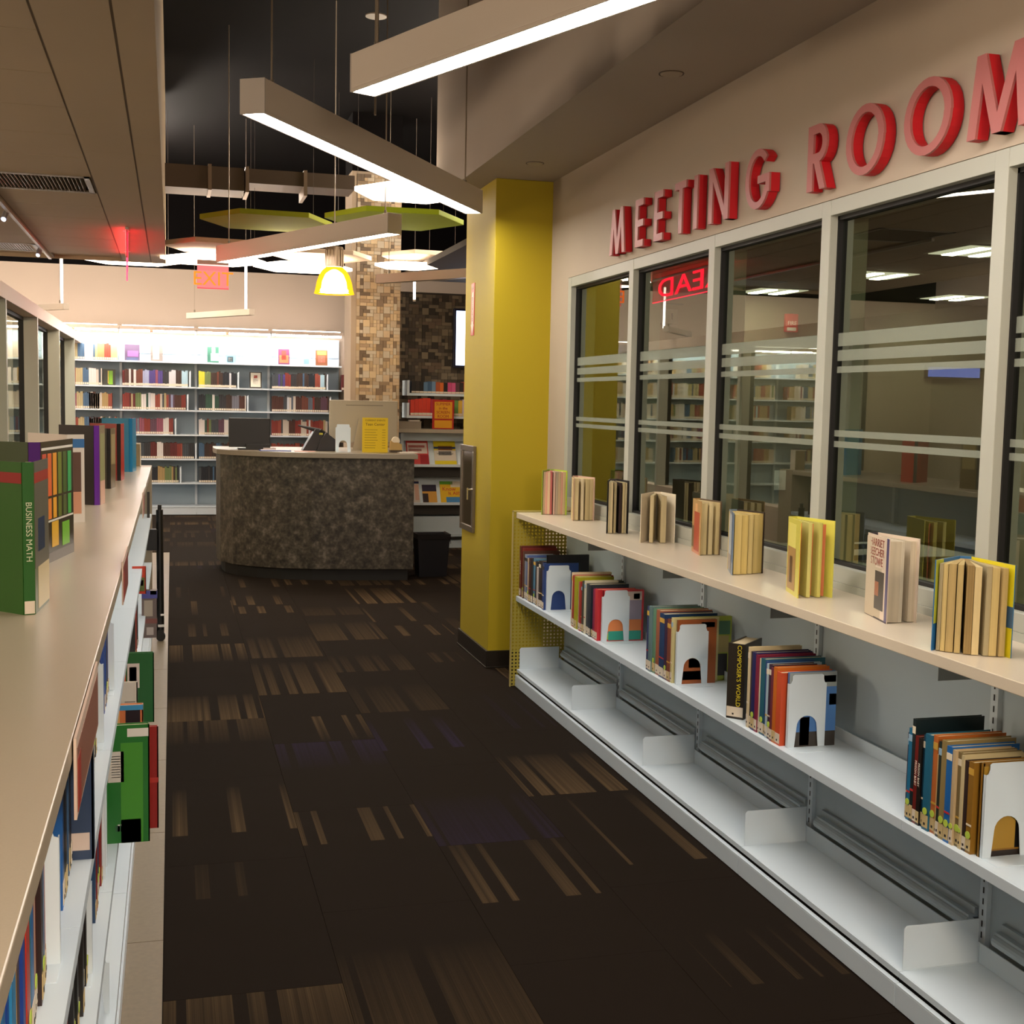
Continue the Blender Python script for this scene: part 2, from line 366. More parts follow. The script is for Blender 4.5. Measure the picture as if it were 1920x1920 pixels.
# unseen globes added as fill light for ceilings, walls and far bookcase
FILL2 = EM('fff0e0', 38, 'fill_glow_far'); FILL = EM('ffe6ca', 52, 'fill_glow')
for k, (x, y, z, rr) in enumerate(((.75, -1.3, 2.2, .2), (.7, -3.0, 2.2, .2), (-3.6, 1.5, 1.95, .2), (-3.6, 5.5, 1.95, .2), (-4.3, 9.5, 1.95, .2), (-6.0, 13.5, 2.2, .2), (-3.6, 13.6, 3.85, .3), (-.6, 14.0, 3.85, .3), (2.9, 10.6, 3.6, .25))):
    e = E('fill_globe', 'added fill light globe hanging outside the picture, %s of nine' % ['first', 'second', 'third', 'fourth', 'fifth', 'sixth', 'seventh', 'eighth', 'ninth'][k], 'lamp', (x, y, z), 0, 'added fill light globes')
    B().lathe([(0, -rr)]+[(rr*math.sin(a), -rr*math.cos(a)) for a in [i*PI/12 for i in range(1, 12)]]+[(0, rr)], n=20).o('globe', FILL if rr < .22 else FILL2, e, smooth=True)
    B().cyl((0, 0, rr), (0, 0, .5 if x < -2 and y < 12 else 4.3-z), .005, 6).o('cord', M('3a342c', .5), e)
# canopy plate of a pendant rod
cp = E('ceiling_rosette', 'round white rosette on the pendant rod near the top of the photo', 'fitting', (1.02, 6.55, 3.49))
B().lathe([(.006, .012), (.03, .01), (.055, 0), (.055, -.006), (.006, -.006)], n=24).o('plate', M('d8cfc0', .4), cp)
B().cyl((0, 0, -.5), (0, 0, .8), .006, 8).o('rod', M('8f8373', .35, .6), cp)
# vertical tube lamps
for x, y, z0, z1, wh in ((-1.034, 13.0, 2.36, 2.9, 'left of the exit sign, below the left ceiling'), (.726, 13.0, 2.375, 2.9, 'right of the glowing exit sign'), (2.344, 12.4, 2.513, 2.95, 'between the tiled column and the yellow column')):
    t = E('tube_lamp', 'slim vertical glowing tube lamp '+wh, 'lamp', (x, y, z0), 0, 'vertical tube lamps')
    B().cyl((0, 0, .02), (0, 0, z1-z0), .013, 12).o('tube', EM('fff1dc', 5), t)
    B().cyl((0, 0, 0), (0, 0, .02), .016, 12).o('end_cap', M('cfc6b8', .4), t)
    B().cyl((0, 0, z1-z0), (0, 0, 4.3-z0), .003, 6).o('hanger', M('6d6459', .4), t)
# bell lamp
bl = E('bell_lamp', 'ribbed bell shaped pendant lamp glowing yellow in front of the tiled column', 'lamp', (1.12, 9.0, 2.27))
B().lathe([(.018, .33), (.06, .33), (.065, .31), (.065, .19), (.05, .185)], n=32).o('ballast', M('8c7a66', .35, .5), bl)
fins = B()
for i in range(16):
    a = 2*PI*i/16; fins.box(.0645*math.cos(a)-.003, .0645*math.cos(a)+.003, .0645*math.sin(a)-.003, .0645*math.sin(a)+.003, .195, .305)
fins.o('fins', M('a28f78', .35, .5), bl)
SHD = D.materials.new('amber_shade'); SHD.use_nodes = True; _t = SHD.node_tree; _n = _t.nodes; _n.clear()
_o = _n.new('ShaderNodeOutputMaterial'); _mx = _n.new('ShaderNodeMixShader'); _tr = _n.new('ShaderNodeBsdfTransparent'); _em = _n.new('ShaderNodeEmission'); _lw = _n.new('ShaderNodeFresnel'); _lw.inputs[0].default_value = 1.35
_em.inputs[0].default_value = rgb('ffae1c'); _em.inputs[1].default_value = 1.1; _ma = _n.new('ShaderNodeMath'); _ma.operation = 'MULTIPLY_ADD'; _ma.inputs[1].default_value = 1.2; _ma.inputs[2].default_value = .3
_t.links.new(_lw.outputs[0], _ma.inputs[0]); _t.links.new(_ma.outputs[0], _mx.inputs[0]); _t.links.new(_tr.outputs[0], _mx.inputs[1]); _t.links.new(_em.outputs[0], _mx.inputs[2]); _t.links.new(_mx.outputs[0], _o.inputs[0])
prof = [(.062, .185), (.085, .165), (.108, .13), (.125, .08), (.134, .03), (.143, .0), (.139, .0), (.130, .03), (.121, .08), (.104, .13), (.081, .162)]
B().lathe(prof, n=36).o('shade', SHD, bl, smooth=True)
B().lathe([(0, .012), (.122, .012), (.112, .08), (.09, .14), (0, .165)], n=28).o('bulb', EM('fff2cc', 9), bl, smooth=True)
B().cyl((0, 0, .33), (0, 0, 2.03), .004, 8).o('cord', M('b9ae9e', .4), bl)
# hexagon ceiling clouds and hexagon lamps
def hexa(nm, x, y, z, r, rot, mat, lab, cat, t=.04, sy=1):
    e = E(nm, lab, cat, (x, y, z), 0, 'hexagonal ceiling panels')
    poly = [(r*math.cos(rot+i*PI/3), r*sy*math.sin(rot+i*PI/3)) for i in range(6)]
    B().prism(poly, 'z', 0, t).o('panel', mat, e, bev=.003)
    for i in (0,):
        c, s = .7*poly[i][0], .7*poly[i][1]
        B().cyl((c, s, t), (c, s, 4.3-z), .0015, 5).o('wire', M('4f463c', .5), e)
    return e
OL = M('9aa01a', .8, name='olive_felt'); OL2 = M('a9c21f', .8, name='lime_felt'); CR = M('c9b39a', .8, name='cream_felt')
hexa('ceiling_cloud', .76, 10.55, 2.95, .54, .05, OL, 'olive yellow hexagonal ceiling panel left of the lime one', 'ceiling panel')
hexa('ceiling_cloud', 1.73, 10.03, 2.95, .56, -.05, OL2, 'lime green hexagonal ceiling panel right of the olive one', 'ceiling panel')
hexa('ceiling_cloud', .38, 11.2, 2.8, .46, .1, CR, 'cream hexagonal ceiling panel above the exit sign', 'ceiling panel')
hexa('ceiling_cloud', 1.33, 11.55, 2.8, .45, 0, CR, 'cream hexagonal ceiling panel behind the bell lamp', 'ceiling panel')
hexa('ceiling_cloud', 2.3, 11.65, 2.85, .42, .1, CR, 'cream hexagonal ceiling panel between the tiled and yellow columns', 'ceiling panel')
HL = EM('ffe9cf', 7, 'hexagon_lamp')
hexa('hexagon_lamp', 1.5, 8.1, 2.85, .37, .05, HL, 'bright white hexagonal lamp above the lime ceiling panel', 'lamp', .03)
hexa('hexagon_lamp', .37, 11.7, 2.74, .47, .1, HL, 'bright white hexagonal lamp just above the exit sign', 'lamp', .025)
hexa('hexagon_lamp', 1.16, 11.6, 2.7, .45, 0, HL, 'bright white hexagonal lamp left of the bell lamp, lower one', 'lamp', .025)
hexa('hexagon_lamp', 2.1, 11.5, 2.75, .3, 0, HL, 'bright white hexagonal lamp peeping out right of the tiled column', 'lamp', .025)
hexa('hexagon_lamp', -.38, 12.9, 2.83, .5, 0, HL, 'bright white hexagonal lamp showing under the end of the left ceiling', 'lamp', .025)
# ducts in the dark ceiling
du = E('air_duct', 'brown sheet metal air duct in the dark ceiling above the hexagons', 'duct', (.3, 11.2, 3.36))
B().box(-.75, .3, -.2, .2, -.09, .1).prism([(-.08, -.09), (-.02, -.09), (-.02, .1), (-.08, .1)], 'x', .3, .31).box(.32, 1.24, -.2, .2, -.02, .1).o('duct_section', M('4c3d30', .6, .2), du)
for x in (-.4, 0, .31, .8): B().box(x, x+.03, -.215, .215, -.1, .115).o('flange', M('7a6756', .5, .3), du)
if 0: du = E('air_duct', 'dark ceiling beam duct crossing behind the lit pendants', 'duct', (.8, 9.0, 3.9))
# ================================================================== SIGNS
RED = M('c01822', .55, 0, .3, 'red_acrylic'); REDF = clear_plastic('b86a66', .82, 'clear_pink_acrylic')
sg = E('wall_letters', 'raised red MEETING ROOM letters above the right hand windows', 'sign', (XW, 4.2, 2.34))
H = .212; sw = .036
def stroke(p, q, w=sw):      # horizontal-cut stroke from bottom p to top q in letter space
    return [(p[0], p[1]), (p[0]+w, p[1]), (q[0]+w, q[1]), (q[0], q[1])]
def ringpolys(w, a0=0, a1=2*PI, n=28, t=.031):
    out = []
    for i in range(n):
        A, Bq = a0+(a1-a0)*i/n, a0+(a1-a0)*(i+1)/n
        f = lambda r, s, k: (w/2+r*math.cos(k), H/2+s*math.sin(k))
        out.append([f(w/2, H/2, A), f(w/2, H/2, Bq), f(w/2-t, H/2-t*.8, Bq), f(w/2-t, H/2-t*.8, A)])
    return out
sw = .030
def letter(c, w):
    if c == 'I': return [stroke((0, 0), (0, H))]
    if c == 'E': return [stroke((0, 0), (0, H)), [(0, 0), (w, 0), (w, .03), (0, .03)], [(0, H-.03), (w, H-.03), (w, H), (0, H)], [(0, .09), (w, .09), (w, .12), (0, .12)]]
    if c == 'T': return [stroke((w/2-sw/2, 0), (w/2-sw/2, H)), [(0, H-.03), (w, H-.03), (w, H), (0, H)]]
    if c == 'N': return [stroke((0, 0), (0, H)), stroke((w-sw, 0), (w-sw, H)), stroke((w-sw, 0), (0, H))]
    if c == 'M': return [stroke((0, 0), (.03, H)), stroke((w-sw, 0), (w-sw-.03, H)), stroke((w/2-sw/2, 0), (.03, H)), stroke((w/2-sw/2, 0), (w-sw-.03, H))]
    if c == 'O': return ringpolys(w)
    if c == 'G': return ringpolys(w, .75, 5.9, 24)+[[(w*.52, .088), (w-sw, .088), (w-sw, .116), (w*.52, .116)], [(w-sw, .05), (w-.001, .05), (w-.001, .116), (w-sw, .116)]]
    if c == 'R': return [stroke((0, 0), (0, H)), stroke((w-sw-.01, 0), (.035, H*.5)), [(0, H-.03), (w*.55, H-.03), (w*.55, H), (0, H)], [(0, H*.42), (w*.55, H*.42), (w*.55, H*.42+.03), (0, H*.42+.03)]] + \
        [[(w*.55+a*math.cos(k), H*.71+b*math.sin(k)) for a, b, k in ((w*.45, H*.29, t0), (w*.45, H*.29, t1), (w*.45-sw, H*.29-.03, t1), (w*.45-sw, H*.29-.03, t0))] for t0, t1 in [(-PI/2+i*PI/10, -PI/2+(i+1)*PI/10) for i in range(10)]]
spec = [('M', 5.735, .20), ('E', 5.395, .1), ('E', 5.165, .1), ('T', 4.935, .12), ('I', 4.735, .036), ('N', 4.59, .175), ('G', 4.265, .195), ('R', 3.80, .125), ('O', 3.555, .215), ('O', 3.235, .225), ('M', 2.935, .24)]
for c, y, w_ in spec:
    ps = letter(c, w_)
    b = B(); f = B()
    for k, poly in enumerate(ps):
        pl = [(y-px-4.2, pz-H/2) for px, pz in poly]
        b.prism(pl, 'x', -.036-k*.00005, -.004)
        f.prism([(p0, p1) for p0, p1 in pl], 'x', -.044-k*.00005, -.0362-k*.00005)
    o = b.o('letter', RED, sg); f.o('clear_face', REDF, o)
# exit signs
def glow_panel():
    m = D.materials.new('edge_lit_acrylic'); m.use_nodes = True; t = m.node_tree; n = t.nodes; n.clear()
    o = n.new('ShaderNodeOutputMaterial'); mx = n.new('ShaderNodeMixShader'); tr = n.new('ShaderNodeBsdfTransparent'); em = n.new('ShaderNodeEmission')
    em.inputs[0].default_value = rgb('ff8a86'); em.inputs[1].default_value = .55; mx.inputs[0].default_value = .7
    t.links.new(tr.outputs[0], mx.inputs[1]); t.links.new(em.outputs[0], mx.inputs[2]); t.links.new(mx.outputs[0], o.inputs[0]); return m
EXP = glow_panel()
EXP2 = clear_plastic('d03038', .4, 'red_acrylic_panel')
def exit_sign(loc, rz, lab, s=1):
    e = E('exit_sign', lab, 'sign', loc, rz)
    B().box(-.15*s, .15*s, -.02, .02, .2, .235).o('housing', M('cfc9c0', .4), e, bev=.003)
    B().box(-.15*s, .15*s, -.003, .003, 0, .2).o('acrylic_panel', EXP, e)
    B().box(-.15*s, .15*s, -.0035, .0035, -.004, .002).o('glow_edge', EM('ff2a3a', 1.2), e)
    txt('EXIT', .19*s, EM('ff6a20', 1.3, 'exit_letters'), e, (0, -.0045, .075), RY, 'lettering', .001)
    return e
exit_sign((.34, 11.0, 2.44), 0, 'glowing pink and orange EXIT sign hanging in front of the far wall', .87)
es = E('red_sign', 'long red glowing sign seen edge on under the left ceiling', 'sign', (-.350, 10.75, 2.54), PI/2+.033)
B().box(-.95, .95, -.012, .012, .205, .222).o('housing', M('b8a8a0', .4), es)
B().box(-.95, .95, -.004, .004, 0, .205).o('acrylic_panel', EXP2, es)
B().box(-.95, .95, -.0055, .0055, -.008, -.0005).o('glow_edge', EM('ff3048', 3), es)
txt('READ', .34, EM('ff1426', 5, 'red_letters'), es, (0, -.006, .11), RY, 'lettering', .002, sx=1.9, ry=.75)
for yy_ in (-.7, .7): B().cyl((yy_, 0, .222), (yy_, 0, .2245), .03, 12).o('mount', M('c9a8a0', .4), es)
l = D.lights.new('sign_glow', 'AREA'); l.energy = 1.1; l.color = (1, .05, .07); l.shape = 'RECTANGLE'; l.size = 1.8; l.size_y = .03
lo = D.objects.new('lamp_light', l); COL.objects.link(lo); lo.parent = es; lo.location = (0, .03, .15); lo.rotation_euler = (PI, 0, 0)
# fire extinguisher arrow + cabinet on the column side
ar = E('arrow_sign', 'narrow red and white downward arrow sign high on the yellow column', 'sign', (1.745, 7.335, 2.075))
B().prism([(-.04, .155), (.04, .155), (.04, -.155), (-.04, -.155)], 'x', -.003, 0).o('plate', M('c23a2a', .4), ar)
B().prism([(-.022, .10), (.022, .10), (.022, -.09), (.035, -.09), (0, -.15), (-.035, -.09), (-.022, -.09)], 'x', -.0042, -.003).o('white_arrow', M('e8dccb', .5), ar)
txt('EXTINGUISHER', .022, M('b02a22', .5), ar, (-.005, 0, 0), (PI/2, PI/2, -PI/2), 'lettering', .0003)
txt('FIRE', .026, M('e8dccb', .5), ar, (-.0045, 0, .125), RXm, 'lettering', .0003)
cb = E('extinguisher_cabinet', 'steel framed glass extinguisher cabinet on the yellow column side', 'cabinet', (1.745, 7.36, 1.0))
f = B()
for q in ((-.17, .17, .225, .26), (-.17, .17, -.26, -.225), (-.17, -.135, -.225, .225), (.135, .17, -.225, .225)): f.box(-.018, 0, q[0], q[1], q[2], q[3])
f.o('frame', M('7d7468', .3, .8), cb, bev=.002)
B().box(-.01, -.006, -.135, .135, -.225, .225).o('door_glass', M('39301f', .15, .2), cb)
B().box(-.0095, -.0005, -.1, -.09, -.2, .2).o('inner_line', M('a09684', .3, .6), cb)
h_ = B().cyl((-.018, -.15, 0), (-.045, -.15, 0), .006, 8).box(-.05, -.042, -.155, -.145, -.06, .01).o('handle', M('c9c4ba', .2, .9), cb)
# ================================================================== RIGHT SHELVING
XF = 1.77
slotmesh = None
PERF = M('a89a3a', .5, 0, .4, 'perforated_panel_paint')
ep = E('end_panel', 'perforated metal end panel of the right hand shelving beside the yellow column', 'panel', (1.75, 6.345, 0))
pb = B(); nx, nz = 16, 50; cw, ch = .31/nx, .945/nz
for i in range(nx):
    for j in range(nz):
        x0, z0 = i*cw, j*ch+.004; cx, cz = x0+cw/2, z0+ch/2; r = .0055
        out = [(x0, z0), (cx, z0), (x0+cw, z0), (x0+cw, cz), (x0+cw, z0+ch), (cx, z0+ch), (x0, z0+ch), (x0, cz)]
        ang = [225, 270, 315, 0, 45, 90, 135, 180]
        inn = [(cx+r*math.cos(math.radians(a)), cz+r*math.sin(math.radians(a))) for a in ang]
        for yy in (0,):
            vs = [(p[0], yy, p[1]) for p in out+inn]
            pb.add(vs, [(k, (k+1) % 8, 8+(k+1) % 8, 8+k) for k in range(8)])
po = pb.o('perforated_sheet', PERF, ep); md = po.modifiers.new('t', 'SOLIDIFY'); md.thickness = .0012
B().box(-.004, .0, -.006, .012, 0, .949).box(.31, .315, -.006, .012, 0, .949).box(-.004, .315, -.006, .012, .945, .95).o('edge_trim', M('b9a96a', .4, .2), ep)
bays = [6.34-.9145*k for k in range(7)]
nth = ['first', 'second', 'third', 'fourth', 'fifth', 'sixth']
LAM = laminate('d8ccb6', 'cream_laminate')
GREYS = M('8d979a', .5, 0, .4, 'grey_steel')
def rbay(i):
    a, b = bays[i], bays[i+1]; L = a-b
    e = E('shelving_unit', 'low white metal shelving bay on the right, %s bay from the yellow column' % nth[i], 'shelf', (1.9, (a+b)/2, 0), 0, 'right hand shelving bays')
    X = lambda x: x-1.9
    def bx(nm, x0, x1, y0, y1, z0, z1, m=WHITE, bev=.001): return B().box(X(x0), X(x1), y0, y1, z0, z1).o(nm, m, e, bev=bev)
    h = L/2
    bx('back_panel', 2.048, 2.052, -h, h, .06, .91, WHITE2, 0)
    up = bx('upright', 2.034, 2.06, -h, -h+.03, .02, .91, WHITE)
    sl = B()
    for k in range(26): sl.box(X(2.0325), X(2.0335), -h+.012, -h+.016, .125+k*.03, .141+k*.03)
    s_ = sl.o('slots', BLK, up); s_.location = (0, 0, 0); s_['kind'] = 'stuff'
    bx('kick_plate', 1.775, 1.781, -h+.0012, h-.0012, .004, .062)
    bx('kick_lip', 1.775, 1.79, -h+.0012, h-.0012, .0622, .066)
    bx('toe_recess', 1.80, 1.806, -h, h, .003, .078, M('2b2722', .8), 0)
    bs = B().box(X(1.788), X(2.02), -h+.001, h-.001, .092, .096).box(X(1.784), X(1.788), -h+.001, h-.001, .079, .096).box(X(2.018), X(2.022), -h+.001, h-.001, .096, .15).o('base_shelf', WHITE, e, bev=.001)
    # side bracket plate of the base shelf, with clipped top corner
    B().prism([(X(1.797), .096), (X(2.018), .096), (X(2.018), .212), (X(1.805), .212), (X(1.797), .204)], 'y', -h+.004, -h+.006).o('bracket_plate', WHITE, e)
    if i == 0: B().prism([(X(1.797), .096), (X(2.018), .096), (X(2.018), .212), (X(1.805), .212), (X(1.797), .204)], 'y', h-.006, h-.004).o('bracket_plate', WHITE, e)
    tb = B().cyl((X(2.024), -h+.05, .180), (X(2.024), h-.06, .180), .017, 14).box(X(2.018), X(2.046), -h+.05, h-.06, .196, .203).box(X(2.036), X(2.046), -h+.05, h-.06, .203, .222)
    tb.o('back_rail', WHITE2, e, smooth=False)
    ms = B().box(X(XF+.005), X(2.01), -h+.001, h-.001, .487, .494).box(X(XF), X(XF+.005), -h+.001, h-.001, .467, .494).box(X(2.006), X(2.01), -h+.001, h-.001, .494, .53).box(X(2.0), X(2.01), -h+.001, h-.001, .467, .4868)
    ms.o('shelf', WHITE, e, bev=.001)
    # small hanging plates below the middle shelf and below the top
    B().box(X(1.86), X(2.03), -h+.006, -h+.008, .845, .91).o('top_bracket', GREYS, e)
    B().box(X(1.93), X(2.03), -h+.006, -h+.008, .42, .466).o('shelf_bracket', WHITE2, e)
    return e
for i in range(6): rbay(i)
wt = B().box(1.764, XW-.001, .90, 6.34, .912, .942).o('worktop', LAM, bev=.002); tag(wt, 'long cream laminate worktop over the right hand shelving under the windows', 'worktop')
# ================================================================== BOOKS
UB = B().box(0, 1, 0, 1, 0, 1)
def unit(name, boxes):
    b = B()
    for q in boxes: b.box(*q[:6], m=q[6] if len(q) > 6 else 0)
    return b
far_mesh = unit('book', [(0, .1, 0, 1, 0, 1, 0), (.9, 1, 0, 1, 0, 1, 0), (.1, .9, 0, .04, 0, 1, 0), (.1, .9, .04, .97, .015, .985, 1), (.0, 1, -.012, 0, .03, .17, 2)]).mesh('book', [M('333333')]*3)
cover_mesh = unit('cover', [(0, .09, 0, 1, 0, 1), (.91, 1, 0, 1, 0, 1), (.09, .91, 0, .02, 0, 1)]).mesh('cover', [M('333333')])
cube_mesh = unit('block', [(0, 1, 0, 1, 0, 1)]).mesh('block', [M('333333')])
PG = M('d6c7a4', .8, name='page_edges_plain'); LB = M('d9cdb8', .6, name='spine_label_paper'); LBT = M('c8b27e', .6, name='tan_label')
DOT = M('14110f', .6); LIME = M('b8d24a', .6, name='lime_sticker'); LIMED = M('5d7a22', .6)
def setm(ob, mats):
    for i, m in enumerate(mats): ob.material_slots[i].link = 'OBJECT'; ob.material_slots[i].material = m
def piece(name, me, parent, loc, scale, mat):
    o = D.objects.new(name, me); COL.objects.link(o); o.parent = parent; o.location = loc; o.scale = scale
    o.material_slots[0].link = 'OBJECT'; o.material_slots[0].material = mat; return o
def bookS(loc, rz, t, d, h, col, lab, grp, page=None, label=True):      # small single mesh book
    o = D.objects.new('book', far_mesh); COL.objects.link(o); o.location = loc; o.rotation_euler = (0, 0, rz); o.scale = (t, d, h)
    c = M(col, .45); setm(o, [c, page or PG, LB if label else c]); tag(o, lab, 'book', grp); return o
def bookL(loc, rz, t, d, h, col, lab, grp, tilt=0, sticker=0, title=None, tcol='e8e0c8', band=None, page=None, lcol=None):
    e = E('book', lab, 'book', loc, rz, grp)
    if tilt: e.rotation_euler = (0, tilt, rz)
    c = M(col, .35)
    piece('cover', cover_mesh, e, (0, 0, 0), (t, d, h), c)
    piece('page_block', cube_mesh, e, (t*.09, d*.02, h*.012), (t*.82, d*.96, h*.975), page or PG)
    lb = piece('spine_label', cube_mesh, e, (t*.03, -.0012, h*.03), (t*.94, .001, h*.13), lcol or LB)
    piece('call_dot', cube_mesh, e, (t*.35, -.0018, h*.055), (min(t*.35, .006), .0006, .006), DOT)
    if sticker:
        s = B().cyl((0, 0, 0), (0, -.001, 0), min(.009, t*.55), 12).o('round_sticker', LIME, e, (t*.5, -.0014, h*.20))
    if band:
        for z0, z1, hc in band: piece('spine_band', cube_mesh, e, (0, -.0008, h*z0), (t, .0008, h*(z1-z0)), M(hc, .4))
    if title: txt(title, min(t*.72, .02), M(tcol, .5), e, (t*.5, -.0014, h*.58), (PI/2, PI/2, 0), 'spine_title', .0002)
    return e
ordn = ['first', 'second', 'third', 'fourth', 'fifth', 'sixth', 'seventh', 'eighth', 'ninth', 'tenth', 'eleventh', 'twelfth', 'thirteenth', 'fourteenth', 'fifteenth', 'sixteenth', 'seventeenth', 'eighteenth', 'nineteenth', 'twentieth'] + ['twenty-'+q for q in ('first','second','third','fourth','fifth','sixth','seventh','eighth','ninth')] + ['thirtieth'] + ['thirty-'+q for q in ('first','second','third','fourth','fifth','sixth','seventh','eighth','ninth')]
def cname(h):
    r, g_, b = [int(h[i:i+2], 16) for i in (0, 2, 4)]; mx, mn = max(r, g_, b), min(r, g_, b)
    if mx < 52: return 'black'
    if mx-mn < 26: return 'dark grey' if mx < 110 else ('grey' if mx < 175 else 'white')
    p = 'dark ' if mx < 125 else ('pale ' if mn > 135 else '')
    if r >= g_ and r >= b:
        if b > g_*1.12: n = 'purple' if b > r*.7 else 'crimson'
        elif g_ > r*.84: n = 'yellow' if mn < 150 else 'cream'
        elif g_ > r*.62: n = 'tan' if b > r*.36 else 'amber'
        elif g_ > r*.38: n = 'orange' if mx > 150 else 'brown'
        else: n = 'red'
    elif g_ >= b: n = 'green'
    else: n = 'blue' if g_ < b*.88 else 'teal'
    if r > g_ and b > r: n = 'purple'
    return p+n
# --- five groups on the right middle shelf, listed from the far end to the near bookend
Z1 = .494
groups = [
 (6.33, 5.87, 'far-end', [('5e1f22', .27, .03), ('7a2b22', .262, .03), ('5a3a30', .25, .02), ('8796a8', .235, .035), ('44609c', .235, .03), ('b9a48a', .225, .025), ('3a1717', .228, .035), ('17222c', .23, .03), ('4c7fa0', .235, .035), ('20252c', .225, .035), ('c0b9b4', .2, .02), ('15131a', .235, .035), ('1d1420', .24, .04), ('23407c', .235, .03)]),
 (5.44, 5.06, 'second', [('d9c9a9', .25, .015), ('a7302a', .24, .03), ('a2a520', .24, .035), ('c3b79a', .22, .02), ('b0362c', .225, .02), ('8b2a28', .22, .015), ('3e4a3e', .235, .025), ('d9d6be', .24, .015), ('2f3a44', .23, .04), ('27303a', .23, .02), ('1c2236', .225, .02), ('8e2350', .22, .025), ('c8313a', .225, .03)]),
 (4.48, 4.23, 'third', [('2a3560', .25, .018), ('5d7a7e', .255, .022), ('5f8a70', .25, .022), ('9a5a40', .25, .03), ('173a64', .245, .034), ('3a2440', .23, .02), ('7a4030', .235, .022), ('c9c28c', .245, .012)]),
 (3.60, 3.365, 'fourth', [('d8c9a0', .262, .012), ('2a1f26', .25, .014), ('20205a', .252, .022), ('7e1d3c', .248, .016), ('d6d2b4', .24, .008), ('1f5e70', .243, .026), ('22467c', .24, .014), ('a6c0cc', .235, .01), ('3b1f36', .236, .02), ('6e2a3a', .23, .014), ('c36a1c', .236, .018), ('c9502c', .226, .026)]),
 (2.70, 2.43, 'nearest', [('3a3550', .22, .01), ('1c6a90', .235, .014), ('122226', .262, .012), ('6a1a14', .222, .014), ('1a1410', .22, .013), ('133c54', .232, .016), ('1c5f7c', .24, .024), ('b9682c', .243, .018), ('c9a870', .2, .008), ('26302a', .235, .012), ('8c7a4c', .242, .02), ('1c62a8', .234, .02), ('bda882', .23, .012), ('7a6a44', .228, .016), ('c4b68c', .225, .01), ('2c1c1c', .216, .014), ('8a6420', .218, .018)]),
]
tops = {('fourth', 0): None}
for gi, (ya, yb, gn, lst) in enumerate(groups):
    tot = sum(b[2] for b in lst); sc = (ya-yb)/tot; y = ya
    for k, (c, h, t) in enumerate(lst):
        t *= sc; d = random.uniform(.15, .19) + (.03 if h > .24 else 0)
        ttl = None; tc = 'e8e0c8'; bd = None; stk = 0
        if gn == 'nearest' and k in (3, 4): ttl = 'PRISON BABY'; tc = 'e6dccb'
        elif gn == 'far-end' and k == 0: ttl = 'PROFILE'
        elif random.random() < .45: bd = [(.86, .93, random.choice(['e2d8c0', 'c9a040', '202024', '8fb0c8'])), (.3, .32, random.choice(['e2d8c0', 'c9a040', 'c03030']))]
        if (gn == 'nearest' and k in (1, 6, 7, 10, 11, 12, 13, 14, 16)) or (gn in ('third', 'fourth', 'far-end') and k in (2, 5, 8)): stk = 1
        lb_ = LBT if (gn == 'nearest' and k % 3) or k % 4 == 2 else LB
        bookL((1.782+random.uniform(0, .008), y, Z1), -PI/2, t*.97, min(d, .215), h, c, '%s book, %s from the far end, %s group on the right shelf' % (cname(c), ordn[k], gn), 'upright books on the right shelf, %s group' % gn, 0, stk, ttl, tc, bd, None, lb_)
        y -= t
# the black book turned out at the start of the fourth group
e = bookL((1.772, 3.72, Z1), -PI/2+.75, .06, .15, .252, '2a241c', "black book with yellow lettering COMPOSER'S WORLD on its spine, right shelf", 'upright books on the right shelf, fourth group')
txt("COMPOSER'S WORLD", .021, M('d8c82c', .5), e, (.04, -.002, .145), (PI/2, PI/2, 0), 'spine_title', .0002)
# big face-on cover boards at the near end of each group, seen around the bookends
def facebook(x0, x1, y, h, art, lab, base, th=.012, grp='cover-on books behind the bookends'):
    e = E('book', lab, 'book', ((x0+x1)/2, y, Z1), 0, grp); w_ = (x1-x0)/2
    B().box(-w_, w_, -th/2, -th/2+.002, 0, h).box(-w_, w_, th/2-.002, th/2, 0, h).box(-w_, -w_+.003, -th/2, th/2, 0, h).o('cover', M(base, .35), e)
    B().box(-w_+.003, w_-.003, -th/2+.002, th/2-.002, .003, h-.003).o('page_block', PG, e)
    for (a0, a1, z0, z1, c) in art: B().box(-w_+2*w_*a0, -w_+2*w_*a1, -th/2-.0006, -th/2, h*z0, h*z1).o('cover_patch', M(c, .35), e)
    return e
facebook(1.80, 2.02, 5.885, .275, [(.35, .8, .3, .5, '2c86b4'), (.1, .8, .16, .26, '4a2a6a'), (.6, .9, .02, .14, '3f7fbe')], 'black and blue cover-on book behind the farthest bookend', '0e0d12')
facebook(1.80, 1.99, 5.047, .225, [(.05, .95, .80, .97, 'c7b3a6'), (.05, .95, .42, .8, '8d8698'), (.05, .95, .2, .42, 'd9824a'), (.15, .95, .02, .2, '2d9a86'), (.05, .15, .04, .16, '9fbe4a'), (.75, .9, .82, .93, '2a2320')], 'orange and teal banded book with red masthead behind second bookend', 'c8313a')
txt('VICTORY', .028, M('c0262c', .5), D.objects[-1] if False else ep, (0, 0, -5), RY, 'lettering') if False else None
facebook(1.80, 1.955, 4.215, .24, [(0, 1, .0, 1, '9a5428'), (.1, .7, .06, .2, '20242c'), (.3, .6, .25, .4, 'b8763c'), (.6, .95, .88, .96, '1a1410')], 'brown portrait covered book behind the third bookend', '8d4d2a')
facebook(1.82, 2.03, 4.245, .245, [(.75, .97, .72, .93, '4f7a5c'), (.55, .93, .08, .42, '2b2a2c'), (.7, .95, .44, .7, 'a89a62')], 'tall lime bordered book leaning behind the brown one', '9aa83c')
